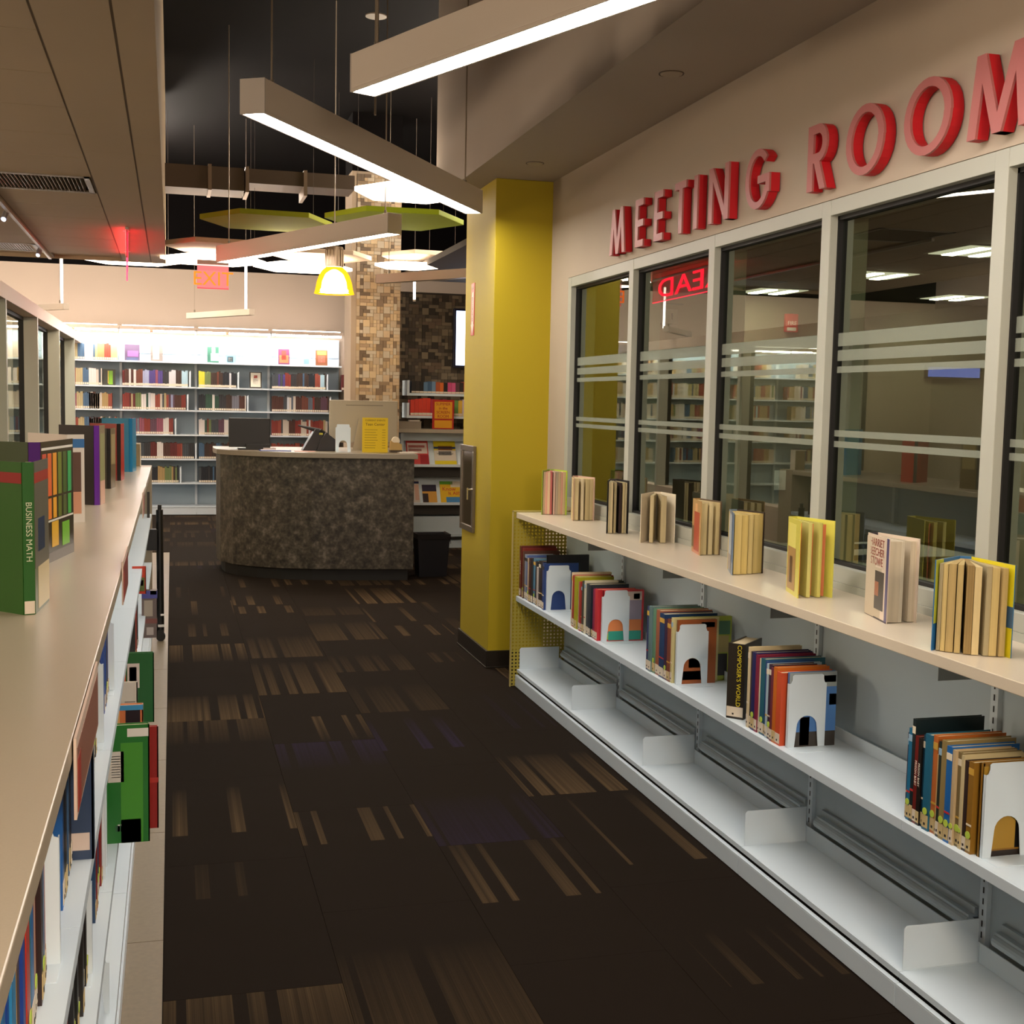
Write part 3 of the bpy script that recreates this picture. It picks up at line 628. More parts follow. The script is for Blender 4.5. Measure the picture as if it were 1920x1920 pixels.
facebook(1.80, 1.96, 3.352, .23, [(0, 1, 0, .2, '3b3630'), (0, 1, .2, .8, '4a78b4'), (0, 1, .8, 1, '9aa4a4'), (.05, .98, .86, .95, 'c98a2c'), (.25, .45, .02, .4, 'b82c3a'), (.85, 1, .55, .7, 'd0dce4')], 'blue skied cover-on book with a red figure behind fourth bookend', '4a78b4')
facebook(1.80, 2.02, 2.415, .222, [(0, .42, .08, .97, 'a5802a'), (.42, 1, .08, .97, '0d0b0a'), (0, 1, 0, .06, '2c2420')], 'ochre and black cover-on book behind the nearest bookend', '8a6420')
# bookends
be_poly = None
def bookend(x, y, z, lab, rz=0, w_=.125, h=.225, grp='white steel bookends', mirror=1):
    e = E('bookend', lab, 'bookend', (x, y, z), rz, grp)
    # plate facing -y with arch hole; x from 0 to w_
    hw = w_/2; ar = .034; at = .098
    out = [(0, 0), (0, h-.028), (.006, h-.026), (.010, h-.016), (.010, h-.004), (.016, h), (w_-.016, h), (w_-.010, h-.004), (w_-.010, h-.016), (w_-.006, h-.026), (w_, h-.028), (w_, 0)]
    arch = [(hw-ar-.006, 0)]+[(hw-ar*math.cos(PI*k/10), at-ar+ar*math.sin(PI*k/10)) for k in range(11)]+[(hw+ar+.006, 0)]
    b = B()
    # left leg, right leg, arch crown strips
    L = [(0, 0), arch[0], arch[1], arch[2], (0, arch[2][1])]
    b.prism(L, 'y', -.0008, .0008); b.prism([(w_-p[0], p[1]) for p in L], 'y', -.0008, .0008)
    zc = arch[2][1]
    for k in range(2, 10):
        p, q = arch[k], arch[k+1]
        b.prism([p, q, (q[0], at+.006), (p[0], at+.006)], 'y', -.0008, .0008)
    b.box(0, arch[2][0], -.0008, .0008, zc, at+.006); b.box(w_-arch[2][0], w_, -.0008, .0008, zc, at+.006)
    top = [(0, at+.006), (w_, at+.006)]+out[1:11][::-1]
    b.prism(top, 'y', -.0008, .0008)
    b.o('plate', WHITE, e)
    B().box(.0, w_, -.055, .0, .0, .0016).o('base_plate', WHITE, e)
    B().box(0, .0016, -.0, .012, 0, h-.028).box(w_-.0016, w_, 0, .012, 0, h-.028).o('side_flange', WHITE, e)
    return e
for y, x, lab in ((5.862, 1.795, 'farthest'), (5.036, 1.797, 'second farthest'), (4.203, 1.795, 'third'), (3.34, 1.797, 'fourth'), (2.40, 1.80, 'nearest')):
    bookend(x, y, Z1, '%s white steel bookend with arched cut-out on the right shelf' % lab)
bookend(1.80, 4.495, Z1, 'narrow white bookend edge at the far side of the third book group', 0, .10, .17)
# --- standing fanned books on the right worktop
def open_book(z, Sx, Lx, Rx, h, cov, covR, page, lab, cat='book', grp='books standing open on the right worktop', n=4, art=None, th=.03, thick=.012, inner=None, artR=None, spine=None, pw=.94):
    Sx, Lx, Rx = Vector(Sx), Vector(Lx), Vector(Rx)
    e = E('book', lab, cat, (Sx.x, Sx.y, z), 0, grp)
    dL = (Lx-Sx); dR = (Rx-Sx); side = Vector((1, 0)) if (dR-dL).x >= 0 else Vector((-1, 0))
    wL, wR = dL.length, dR.length
    perp = (dR.normalized()-dL.normalized()); perp = perp.normalized() if perp.length > .01 else side
    S2 = perp*th*.5; S1 = -perp*th*.5
    tl = dL-S1; trr = dR-S2
    def board(a, d, c, nm, zz=0, t=.0028):
        an = math.atan2(d.y, d.x); o = B().box(0, d.length, -t/2, t/2, 0, h).o(nm, M(c, .3), e, (a.x, a.y, zz), an); return o, an, d.length
    oL, aL, lL = board(S1, tl, cov, 'front_board'); oR, aR, lR = board(S2, trr, covR, 'back_board')
    bk = (-(dL.normalized()+dR.normalized())).normalized()*.006
    an = math.atan2((S2-S1).y, (S2-S1).x); B().box(0, (S2-S1).length, -.0014, .0014, 0, h).o('spine', M(spine or cov, .3), e, (S1.x+bk.x*.2, S1.y+bk.y*.2, 0), an)
    # page clusters: wedge blocks fanned between the boards
    da = (aR-aL+PI) % (2*PI)-PI
    for k in range(n):
        f = (k+.5)/n; f = min(max(f+random.uniform(-.25, .25)/n, .08), .92)
        an = aL+da*f; st_ = S1.lerp(S2, f); ln = (lL+(lR-lL)*f)*pw
        t = thick*random.uniform(.6, 1.3)
        ph = h*random.uniform(.955, .975)
        B().prism([(.002, -t*.25), (ln, -t/2), (ln+.001, 0), (ln, t/2), (.002, t*.25)], 'z', .002, ph).o('page_block', page_mat(page[k % len(page)]), e, (st_.x, st_.y, 0), an)
    for (src, sgn, A) in ((oL, -1 if side.x > 0 else 1, art), (oR, 1, artR)):
        if A:
            ln = lL if src is oL else lR
            for (u0, u1, z0, z1, c, s_) in A: B().box(ln*u0, ln*u1, s_*.0016, s_*.0022, h*z0, h*z1).o('cover_patch', M(c, .35), src)
    return e
ZT = .942
open_book(ZT, (1.945, 6.31), (1.862, 6.20), (1.988, 6.17), .232, '8fae3a', 'a9c83c', ['c9b08a', 'e0a890', 'e6c9a0', 'c9706a', 'd9b4a0', 'b9a890'], 'lime covered book with pink and orange page edges, farthest on the worktop', n=9, thick=.014)
open_book(ZT, (1.985, 6.02), (1.925, 5.86), (2.035, 5.865), .216, 'b08a78', 'c9a898', ['e3cf9c', 'ead9b0', 'd9c490'], 'cream paged book with worn pink cover, second from the yellow column', n=4, thick=.024)
open_book(ZT, (1.965, 5.40), (1.888, 5.265), (1.985, 5.25), .240, '16151a', '1b1a20', ['c9bc94', 'd6c498', 'a89a74', '3a2c28', 'c9b98c'], 'black covered narrow book standing fanned open, third from the yellow column', n=6, thick=.013)
open_book(ZT, (2.03, 5.02), (1.907, 4.895), (2.05, 4.865), .208, 'd9cdb4', 'e6ddc4', ['cbbb90', 'c2b288'], 'white covered book open at a dark photo, fourth from the yellow column', n=2, thick=.02, artR=[(.15, .55, .35, .75, '4a4234', 1), (.6, .95, .1, .9, 'd8cca6', 1)])
open_book(ZT, (2.035, 4.61), (1.985, 4.45), (2.072, 4.455), .212, 'b9945c', '5a4a3a', ['dcc892', 'e6d4a2'], 'book with a red robed figure on its cover, fifth on the worktop', n=3, thick=.026, art=[(.25, .85, .05, .78, 'b0462c', -1), (.35, .6, .78, .93, 'd9a870', -1), (.0, .25, .1, .5, '6a5a3a', -1), (.1, .9, 0, .06, 'c98a6a', -1)])
open_book(ZT, (1.94, 4.07), (1.866, 3.91), (2.0, 3.945), .216, '6a7c8c', '2a201c', ['dcc47e', 'd6bd74', 'e0ca88'], 'blue grey covered book with dense cream pages, sixth on the worktop', n=5, thick=.024, art=[(.2, .75, .3, .95, 'a9b4bc', -1), (.75, 1, .2, 1, '2f5a86', -1), (.1, .7, .05, .3, '8a8078', -1)])
open_book(ZT, (1.905, 3.56), (1.848, 3.405), (1.962, 3.40), .238, 'cfc84e', 'd9d45c', ['e0d880', 'd9d070', 'e0d880'], 'yellow covered book open on an orange endpaper, seventh on the worktop', n=2, thick=.012, art=[(.1, .72, .62, .93, 'e0d86a', -1), (.08, .72, .06, .62, 'a8803c', -1), (.25, .5, .15, .5, '6a4a2a', -1)], artR=None)
o7 = D.objects.new('x', None)
open_book(ZT, (1.93, 3.13), (1.874, 2.955), (1.968, 2.958), .232, 'd9c8b4', 'cfc0ae', ['d9cbb0', 'e3d8c0'], 'white covered thick book with a painted portrait, eighth on the worktop', n=3, thick=.03, spine='2c2430',
    art=[(.08, .78, .62, .97, 'd9c8b4', -1), (.18, .82, .12, .58, '44403a', -1), (.12, .18, .12, .6, 'd06a50', -1), (.42, .6, .28, .45, 'b87858', -1), (.9, 1, 0, 1, '4a4470', -1), (0, 1, 0, .02, '3a3230', -1)])
b8 = D.objects[[o.name for o in D.objects if o.get('label', '').startswith('white covered thick')][0]]
fb = [c for c in b8.children if c.name.startswith('front_board')][0]
for k, wd in enumerate(('HARRIET', 'BEECHER', 'STOWE')):
    txt(wd, .031, M('8a3a2a', .5), fb, (.085, -.0026, .211-k*.026), (PI/2, 0, 0), 'lettering', .0003, sx=.95)
open_book(ZT, (1.905, 2.665), (1.779, 2.605), (1.915, 2.487), .222, '2c6aa0', '3a6a8c', ['b9ac86', 'd9c282', 'c2aa72', 'cdb67c', 'a88e5c', 'e0cc98'], 'thick fanned book in a blue and yellow jacket, nearest on the worktop', n=9, thick=.014,
    artR=[(0, 1, .55, 1, 'd9cc1c', 1), (0, 1, .32, .55, '41607c', 1), (0, 1, 0, .32, 'd2c41e', 1), (0, 1, .55, 1, 'd9cc1c', -1), (0, 1, .32, .55, '41607c', -1), (0, 1, 0, .32, 'd2c41e', -1)], art=[(.8, 1, .3, 1, 'b9c040', 1), (0, 1, .0, .3, '2c6aa0', -1)], thickR=None) if False else \
open_book(ZT, (1.905, 2.665), (1.779, 2.605), (1.915, 2.487), .222, '2c6aa0', '3a6a8c', ['b9ac86', 'd9c282', 'c2aa72', 'cdb67c', 'a88e5c', 'e0cc98'], 'thick fanned book in a blue and yellow jacket, nearest on the worktop', n=9, thick=.014,
    artR=[(0, 1, .55, 1, 'd9cc1c', -1), (0, 1, .32, .55, '41607c', -1), (0, 1, 0, .32, 'd2c41e', -1)], art=[(.7, 1, .3, 1, 'b9c040', 1)])
D.objects.remove(o7)
# orange endpaper of the seventh book
b7 = [o for o in D.objects if o.get('label', '').startswith('yellow covered book open')][0]
for c in b7.children:
    if c.name.startswith('back_board'):
        pass
lf = B().prism([(1.876-1.905, 3.475-3.56), (1.938-1.905, 3.412-3.56), (1.939-1.905, 3.413-3.56), (1.877-1.905, 3.476-3.56)], 'z', .004, .226).o('orange_leaf', fabric_noise('d9743a', 'c07c58', 7, 'orange_endpaper'), b7)
# ================================================================== LEFT COUNTER
ZC = 1.07
LAM2 = laminate('b3a68f', 'tan_laminate')
tag(B().box(-.72, -.128, .0, 8.2, 1.04, ZC).o('worktop', LAM2, bev=.002), 'long tan laminate worktop on the left with books standing on it', 'worktop')
for i in range(9):
    y1 = 8.2-.915*i; y0 = y1-.915; yc = (y0+y1)/2; h = .4575
    e = E('shelving_unit', 'white metal shelving bay below the left worktop, %s bay from its far end' % (nth+['seventh', 'eighth', 'ninth'])[i], 'shelf', (-.4, yc, 0), 0, 'left hand shelving bays')
    X = lambda x: x+.4
    B().box(X(-.43), X(-.426), -h, h, .05, 1.04).o('back_panel', WHITE2, e)
    B().box(X(-.426), X(-.40), -h, -h+.03, .02, 1.04).o('upright', WHITE, e)
    B().box(X(-.132), X(-.126), -h+.001, h-.001, .003, .06).o('kick_plate', WHITE, e)
    B().box(X(-.42), X(-.135), -h+.001, h-.001, .092, .096).box(X(-.135), X(-.131), -h+.001, h-.001, .079, .096).o('base_shelf', WHITE, e)
    for z in (.455, .765): B().box(X(-.42), X(-.132), -h+.001, h-.001, z, z+.006).box(X(-.132), X(-.128), -h+.001, h-.001, z-.018, z+.006).o('shelf', WHITE, e)
    B().box(X(-.42), X(-.16), -h+.002, -h+.004, .70, .77).o('bracket_plate', WHITE, e)
ebx = E('counter_end_box', 'small beige box at the far end of the left worktop', 'box', (-.235, 8.33, ZC-.0))
B().box(-.045, .035, -.03, .03, 0, .14).o('body', M('8d7c5c', .5), ebx, bev=.002)
B().box(-.05, .04, -.035, .035, .14, .146).box(.035, .04, -.035, .035, 0, .14).o('white_trim', M('cfc4b0', .5), ebx)
st(B().box(-.72, -.128, 8.205, 8.4, 0, 1.07).o('trim_2', M('9d8f78', .5)))
def leftrow(z, ya, yb, lst, row, x=-.155, skip=0, dmax=.2):
    y = ya; k = 0
    while y < yb:
        c, h = lst[k % len(lst)]; t = random.uniform(.012, .034); d = random.uniform(.15, dmax)
        bd = [(.84, .9, random.choice(['e8dcc4', 'c9a040', '4a90c0']))] if random.random() < .4 else None
        bookL((x-random.uniform(0, .012), y, z), PI/2, t*.97, d, min(h, 1.03-z-.002), c, '%s book, %s from near end, %s' % (cname(c), ordn[k], row), 'books on the left shelves, '+row, 0, 1 if random.random() < .25 else 0, None, 'e8e0c8', bd, None, LB if random.random() < .6 else LBT)
        y += t; k += 1
ZA, ZB, ZG = .771, .461, .096
leftrow(ZA, 1.18, 1.50, [('0f6a50', .25), ('1c64a0', .255), ('4a4040', .24), ('1f3e90', .25), ('2c7fb0', .2), ('12100f', .26), ('c9921c', .25), ('5a4a30', .24), ('1c3c8c', .24), ('6a1c1c', .25), ('b03020', .24)], 'upper left row nearest the camera')
leftrow(ZA, 1.50, 1.66, [('a8271c', .25), ('c4a890', .24), ('7a1a18', .25), ('2a1a18', .25), ('d8cbb0', .21), ('2a4a70', .22)], 'upper left row beside the near bookend')
leftrow(ZA, 1.86, 2.08, [('1c5aa0', .25), ('14121a', .25), ('101010', .26), ('2c3c5c', .26), ('1f6fb0', .24), ('34506e', .26)], 'upper left row behind the dark blue binder')
leftrow(ZA, 2.45, 2.72, [('14100e', .24), ('2a1a16', .25), ('c03420', .25), ('181818', .23)], 'upper left row with the red spine')
leftrow(ZA, 3.0, 3.25, [('1c2c7c', .24), ('2a4a90', .25), ('101018', .22)], 'upper left row of blue books')
leftrow(ZB, 1.95, 2.3, [('8a1410', .22), ('101010', .23), ('1a1614', .24), ('5c0f10', .2), ('18241c', .24), ('121212', .25)], 'middle left row nearest the camera', x=-.15)
leftrow(ZB, 2.55, 2.75, [('1c3a5c', .24), ('101820', .23), ('7a1a18', .22)], 'middle left row behind the slim bookends', x=-.15)
leftrow(ZB, 2.98, 3.4, [('1c7a5a', .27), ('1f8a84', .28), ('5aa0c0', .26), ('3c4a90', .2), ('c94a2c', .24), ('6a3a7c', .2)], 'middle left row of teal and purple books', x=-.145)
leftrow(ZG, 3.1, 3.6, [('4a2a20', .25), ('181410', .24), ('7c1c18', .22), ('20303c', .25)], 'lowest left row', x=-.17)
leftrow(ZB, 3.9, 4.4, [('e05a2c', .2), ('c9bda4', .25), ('8a1c24', .26), ('3c1c40', .2)], 'middle left row farther along', x=-.145)
leftrow(ZB, 5.0, 5.5, [('141210', .26), ('c0b49c', .25), ('8a2c24', .24), ('3a3a3a', .22)], 'middle left row at the far end', x=-.14)
for (y, z, w_, h, n_) in ((1.68, ZA, .13, .2, 'upper shelf nearest the camera'), (2.77, ZA, .12, .2, 'upper shelf beyond the dark binder'), (3.27, ZA, .1, .2, 'upper shelf by the blue books'), (2.32, ZB, .12, .2, 'middle shelf nearest the camera'), (2.78, ZB, .1, .24, 'middle shelf by the green books'), (2.86, ZB, .09, .22, 'middle shelf, slim second one'), (3.45, ZB, .1, .23, 'middle shelf beyond the green books'), (2.9, ZG, .1, .15, 'base shelf')):
    b_ = bookend(-.145-w_, y if 0 else y, z, 'white steel bookend on the left, '+n_, 0, w_, h)
def panel_book(x0, x1, y, z, h, base, art, lab, th=.02, cat='book'):
    e = E('book', lab, cat, ((x0+x1)/2, y, z), 0, 'books jutting from the left shelves'); w_ = (x1-x0)/2
    B().box(-w_, w_, -th/2, -th/2+.002, 0, h).box(-w_, w_, th/2-.002, th/2, 0, h).box(w_-.003, w_, -th/2, th/2, 0, h).o('cover', M(base, .3), e)
    B().box(-w_+.003, w_-.004, -th/2+.002, th/2-.002, .003, h-.003).o('page_block', PG, e)
    for a0, a1, z0, z1, c in art: B().box(-w_+2*w_*a0, -w_+2*w_*a1, -th/2-.0007, -th/2, h*z0, h*z1).o('cover_patch', M(c, .35), e)
    return e
GRN = [(.35, .85, 0, .85, '3f8a26'), (.35, .8, .0, .2, '2a7a50'), (.06, .42, .52, .78, 'c9c4bc')]+[(.14+.0*k, .34, .56+k*.022, .566+k*.022, '4a4642') for k in range(9)]+[(.22, .42, .10, .15, '2a5a3a'), (.27, .32, .10, .16, 'c8d0c8'), (.34, .39, .10, .16, 'c8d0c8'), (.5, .98, .9, .97, 'd8d4cc')]
panel_book(-.33, -.125, 2.08, ZA, .262, '2b3c58', [(.4, .98, .9, 1, '0e0c0e'), (0, .4, 0, 1, '1c5aa0'), (.55, .97, .06, .17, 'c9b8ac')], 'dark blue cloth binder jutting from the upper left shelf', .03)
panel_book(-.155, -.055, 3.02, ZB, .285, '1c6a24', GRN, 'large green book with a barcode label jutting from the left shelves', .02)
panel_book(-.2, -.035, 3.05, ZB+.02, .25, '8a1a18', [(.0, 1, .45, .5, 'a82c24')], 'dark red book just behind the large green barcode book', .014)
panel_book(-.15, -.06, 4.15, ZB, .23, '1a5c2c', [(.08, .5, .5, .85, 'c9c4bc'), (.15, .4, .55, .8, '6a6460'), (.2, .5, .06, .18, '6a9a70')], 'smaller green book with a barcode, farther along the left shelves', .018)
panel_book(-.16, -.1, 3.72, ZB+.03, .2, 'c9c4b8', [(.5, .95, .25, .35, '3c3a34'), (.5, .9, .12, .22, '6a7a2c'), (.4, .9, .7, .72, '8a8478')], 'white covered book with dark letters jutting from the left shelf', .014)
panel_book(-.22, -.075, 3.3, ZB, .265, 'c9784a', [(.3, .6, .75, .95, 'd8b070'), (.7, .95, .8, .95, '1c1820'), (0, 1, .95, 1, '3a90c0')], 'orange topped book lying just above the big green one', .02)
panel_book(-.145, -.072, 6.2, .352, .235, '6a5c58', [(0, 1, .82, .98, '4a4a8c'), (.15, .7, .45, .78, 'a09484'), (0, 1, .3, .4, '7a4a44'), (.3, .75, .06, .22, 'b0a49c'), (.55, .95, .9, 1, 'd6d0c8')], 'brown and violet covered book standing out beside the black stand', .02)
panel_book(-.17, -.112, 5.6, .66, .12, 'c03c24', [(.2, .9, .1, .6, '5c6a34'), (.3, .8, .3, .5, 'c97a4c')], 'red and green covered book at the far left shelves', .016)
# shelf-end placards hanging on the counter edge
for (y0, y1, z0, z1, c, lab) in ((1.68, 2.17, .965, 1.062, '8a5a48', 'long pinkish placard clipped on the left counter edge, nearest'), (3.30, 3.66, .985, 1.085, '7a3430', 'dark red placard clipped on the left counter edge, middle one'), (5.6, 5.9, .99, 1.09, '9a6a60', 'small placard clipped on the left counter edge, farthest')):
    e = E('shelf_placard', lab, 'sign', (-.124, (y0+y1)/2, (z0+z1)/2), 0, 'placards on the left counter edge'); l_ = (y1-y0)/2; h = (z1-z0)/2
    B().box(-.0018, .0018, -l_, l_, -h, h+.012).o('board', M('d0b9a6', .4), e)
    B().box(.0018, .0024, -l_+.012, l_-.012, -h+.006, h-.004).o('print', M(c, .4), e)
    B().box(.0024, .0028, -l_+.015, -l_+.07, -h+.006, h-.02).o('red_mark', M('a03428', .4), e)
# standing books on the left counter, spine towards the camera
open_book(ZC, (-.283, 2.685), (-.51, 2.91), (-.262, 2.86), .312, '2f5c22', '4a5a34', ['d8cbb0', 'cbbd9c'], 'big green book standing open with red band, nearest on the left worktop', grp='books standing on the left worktop', n=2, thick=.012, th=.022, spine='1f5a1c',
    art=[(0, 1, .86, .93, '8a1f1c', 1), (0, 1, .86, .93, '8a1f1c', -1), (.1, .9, .3, .45, '4a6a44', -1), (.1, .9, .06, .22, '5a4436', -1), (.12, .34, .77, .86, 'd9cfc4', -1), (.08, .3, .04, .2, 'b9aa9c', -1), (.5, .62, .08, .2, 'a86a3c', -1), (.66, .8, .08, .2, '8a8c90', -1)],
    artR=[(0, 1, .86, .93, 'a02420', -1), (0, 1, .3, .86, '5c5a4c', -1), (.2, .7, .4, .62, '3a5a8c', -1), (.2, 1, .02, .3, 'c9b88c', -1), (0, 1, .93, 1, '5a5850', -1)])
open_book(ZC, (-.345, 3.43), (-.62, 3.6), (-.275, 3.755), .325, '3c4a2c', '181410', ['d8cbb0'], 'black book with rainbow coloured guitars on its cover, second on left worktop', grp='books standing on the left worktop', n=1, thick=.02, th=.03, spine='4a1a6a',
    artR=[(.02, .98, .93, .95, 'e0dcd0', -1)]+[(.04+.155*k, .15+.155*k, .55, .9, c, -1) for k, c in enumerate(('c84a3a', 'd9602c', 'e0962c', '6a7a2c', '3c5a24', '2ca05a'))]+[(.04+.155*k, .14+.155*k, .36, .53, c, -1) for k, c in enumerate(('c84a3a', 'e07c2c', 'e0a02c', '5c6a24', '4a5a2c', '3ca04a'))]+[(.02, .98, .335, .35, 'd8d4c8', -1), (.05, .2, .14, .3, 'c8502c', -1), (.3, .5, .12, .33, 'd9a82c', -1), (.62, .85, .1, .3, '6aae2c', -1), (0, 1, 0, .08, '6a6460', -1)])
tb2 = [o for o in D.objects if o.get('label', '').startswith('black book with rainbow')][0]
open_book(ZC, (-.36, 4.60), (-.5, 4.78), (-.30, 4.63), .31, 'c9c0b4', 'cfc8bc', ['d8cbb0'], 'pale book with a standing person on its cover, third on left worktop', grp='books standing on the left worktop', n=1, thick=.02, th=.01,
    artR=[(0, 1, .85, .95, '3a6a9c', -1), (.2, .8, .35, .8, '5c4438', -1), (.2, .8, .1, .35, 'c08a6c', -1)])
open_book(ZC, (-.298, 5.34), (-.45, 5.44), (-.272, 5.45), .325, '1c1510', '7a6a50', ['cdbf9c'], 'dark book with orange stripes and purple spine on the left worktop', grp='books standing on the left worktop', n=1, thick=.012, th=.022, spine='5c1f86',
    art=[(0, 1, .06+.11*k, .085+.11*k, 'a85a24', -1) for k in range(6)]+[(.2, .4, .78, .88, 'a89c94', -1)], artR=[(.1, .9, .3, .9, '8a8a5c', -1), (.1, .9, .0, .3, 'c9a08c', -1)])
open_book(ZC, (-.294, 6.27), (-.43, 6.38), (-.27, 6.4), .29, '2a2420', '6a5a3c', ['cdbf9c'], 'narrow dark book with patterned cover, between purple spine and red book', grp='books standing on the left worktop', n=1, thick=.012, th=.016, spine='191512', artR=[(.1, .9, .4, .9, '9a8a5c', -1)])
open_book(ZC, (-.272, 6.87), (-.42, 6.96), (-.25, 6.99), .3, '8a1a18', 'b02a20', ['cdbf9c'], 'red and black book with white spine labels on the left worktop', grp='books standing on the left worktop', n=1, thick=.012, th=.02, spine='1a1412', art=[(0, .8, .35, .85, '1c1814', -1), (.0, .5, .0, .2, 'a02c24', -1), (.1, .4, .85, .95, 'cfc8bc', -1)])
open_book(ZC, (-.236, 7.66), (-.40, 7.72), (-.21, 7.80), .315, '1f7aa4', '1c86b0', ['cdbf9c'], 'teal blue book standing at the far end of the left worktop', grp='books standing on the left worktop', n=1, thick=.012, th=.02, spine='1a7ab0', art=[(.1, .7, .1, .75, '4a4438', -1), (0, .6, 0, .08, 'b0502c', -1)])
ga = [o for o in D.objects if o.get('label', '').startswith('big green book standing open')][0]
sp_ = [c for c in ga.children if c.name.startswith('spine')][0]
txt('BUSINESS MATH', .017, M('c9cfae', .5), sp_, (.011, -.0026, .17), (PI/2, PI/2, 0), 'spine_title', .0002); txt('BUSINESS MATH', .017, M('c9cfae', .5), sp_, (.011, .0026, .17), (PI/2, PI/2, PI), 'spine_title', .0002)
B().box(.001, .021, -.0024, -.0016, .002, .028).o('spine_label', LB, sp_)
# black folded stand beside the counter
ps = E('folding_cart', 'folded black upright cart on the beige floor strip by the left shelves', 'cart', (-.073, 7.95, 0))
B().cyl((0, 0, .06), (-.004, 0, .82), .022, 12).cyl((-.004, 0, .82), (-.003, 0, .85), .012, 12).o('post', M('0d0c0d', .35), ps, smooth=False)
B().box(-.085, -.015, -.03, .03, .57, .70).o('bracket', M('0a0a0b', .4), ps, bev=.006)
B().box(-.078, -.062, -.012, .012, .70, .93).o('handle_bar', M('2a231c', .4), ps, bev=.003)
B().cyl((-.0, -.02, .028), (-.0, .02, .028), .028, 16).box(-.02, .02, -.024, .024, .03, .07).o('wheel', M('0a0909', .5), ps)
B().box(-.016, .022, -.026, -.02, .09, .105).box(.0, .02, -.026, -.02, .16, .172).o('reflector', M('e6e2dc', .3), ps)
# ================================================================== SERVICE DESK
dk = E('service_desk', 'curved service desk clad in mottled grey brown laminate', 'desk', (1.2, 11.0, 0))
front = [(.385, 11.62), (.378, 11.25), (.40, 11.0), (.50, 10.80), (.66, 10.63), (.87, 10.50), (1.12, 10.41), (1.40, 10.36), (1.70, 10.325), (1.965, 10.30)]
fsm = []
for i in range(len(front)-1):
    for k in range(3):
        t = k/3; p, q = front[i], front[i+1]; fsm.append((p[0]+(q[0]-p[0])*t, p[1]+(q[1]-p[1])*t))
fsm.append(front[-1])
sh = lambda pts, dx=1.2, dy=11.0: [(x-dx, y-dy) for x, y in pts]
poly = fsm+[(1.965, 11.62)]
B().prism(sh(poly), 'z', .1, 1.03).o('body', stone_laminate(), dk)
cen = (1.25, 11.3)
def inset(pts, k): return [(cen[0]+(x-cen[0])*k, cen[1]+(y-cen[1])*k) for x, y in pts]
B().prism(sh(inset(poly, .95)), 'z', 0, .1).o('toe_kick', M('060505', .6), dk)
B().prism(sh(inset(poly, 1.035)), 'z', 1.032, 1.075).o('counter_top', laminate('857c6c', 'grey_beige_counter'), dk, bev=.003)
ZD = 1.075
mo = E('monitor', 'black flat monitor seen from behind on the left of the desk', 'monitor', (.643, 10.95, ZD))
B().box(-.175, .175, -.02, .02, .02, .27).o('casing', M('0a0908', .4), mo, bev=.006)
B().box(-.10, .12, -.07, .07, 0, .012).box(-.03, .04, -.0, .03, 0, .1).o('stand', M('0c0b0a', .4), mo, bev=.003)
B().box(-.035, .17, -.10, -.07, .0, .05).o('keyboard_tray', M('11100e', .5), mo, bev=.003)
im = E('computer', 'large silver all-in-one computer seen from behind on the desk', 'computer', (1.645, 11.05, ZD))
SIL = M('a9a18f', .35, .35, .5, 'silver_aluminium')
B().box(-.305, .305, -.012, .025, .065, .44).o('casing', SIL, im, bev=.008)
B().box(-.16, .17, -.0135, -.012, .395, .399).o('vent_slot', M('4a443a', .5), im)
B().box(-.05, .06, -.0137, -.012, .1, .14).o('port_panel', M('15120f', .4), im)
B().prism([(-.1, 0), (.12, 0), (.1, .02), (.05, .28), (-.05, .28), (-.1, .02)], 'y', -.05, -.045).box(-.11, .13, -.09, .06, 0, .008).o('foot', SIL, im)
tag(bookend(1.343, 10.62, ZD, 'white steel bookend standing alone on the service desk', 0, .128, .235), 'white steel bookend standing alone on the service desk', 'bookend')
ns = E('notice', 'bright yellow printed notice standing on the service desk', 'notice', (1.675, 10.58, ZD))
B().box(-.11, .11, -.001, .001, .0, .295).o('sheet', M('d8b810', .6), ns)
B().prism([(-.0, 0), (.09, 0), (0, .26)], 'x', -.1, -.098).o('holder', M('c9c2b4', .2), ns)
INK = M('4a3a10', .7)
txt('CURRENT EVENTS', .021, INK, ns, (0, -.0018, .272), RY); txt('Teen Center', .032, INK, ns, (0, -.0018, .238), RY)
for k in range(8):
    B().box(-.09, random.uniform(.0, .03), -.0016, -.001, .19-k*.022, .193-k*.022).o('text_line', INK, ns); B().box(.06, .09, -.0016, -.001, .19-k*.022, .193-k*.022).o('text_line', INK, ns)
td = E('tape_dispenser', 'wooden coloured tape dispenser at the right of the desk', 'dispenser', (1.86, 10.62, ZD))
B().prism([(-.05, 0), (.055, 0), (.05, .07), (.02, .085), (-.02, .085), (-.045, .1)], 'y', -.03, .03).o('body', M('a88a50', .5), td, bev=.003)
B().cyl((0, -.015, .1), (0, .015, .1), .035, 20).o('tape_roll', M('d9cdb4', .4), td); B().box(-.05, .055, -.031, .031, 0, .02).o('base', M('3a2c1c', .5), td)
ph = E('desk_phone', 'black desk telephone propped in front of the silver computer', 'telephone', (1.2, 10.85, ZD))
B().prism([(-.12, 0), (.0, 0), (.06, .14), (-.01, .19)], 'y', -.08, .08).prism([(-.0, 0), (.16, 0), (.16, .1), (.08, .16), (.03, .1)], 'y', -.09, .09).o('body', M('1a171b', .35), ph, bev=.006)
B().cyl((-.15, 0, .215), (.03, -.02, .17), .007, 8, r2=.022).cyl((.03, -.02, .17), (.09, -.02, .13), .024, 8).o('handset', M('0d0b0c', .3), ph)
B().box(.02, .05, -.095, -.09, .14, .155).o('light', M('b9b43c', .5), ph)
pp = E('papers', 'loose sheets of white paper at the right end of the desk', 'papers', (1.93, 10.52, ZD))
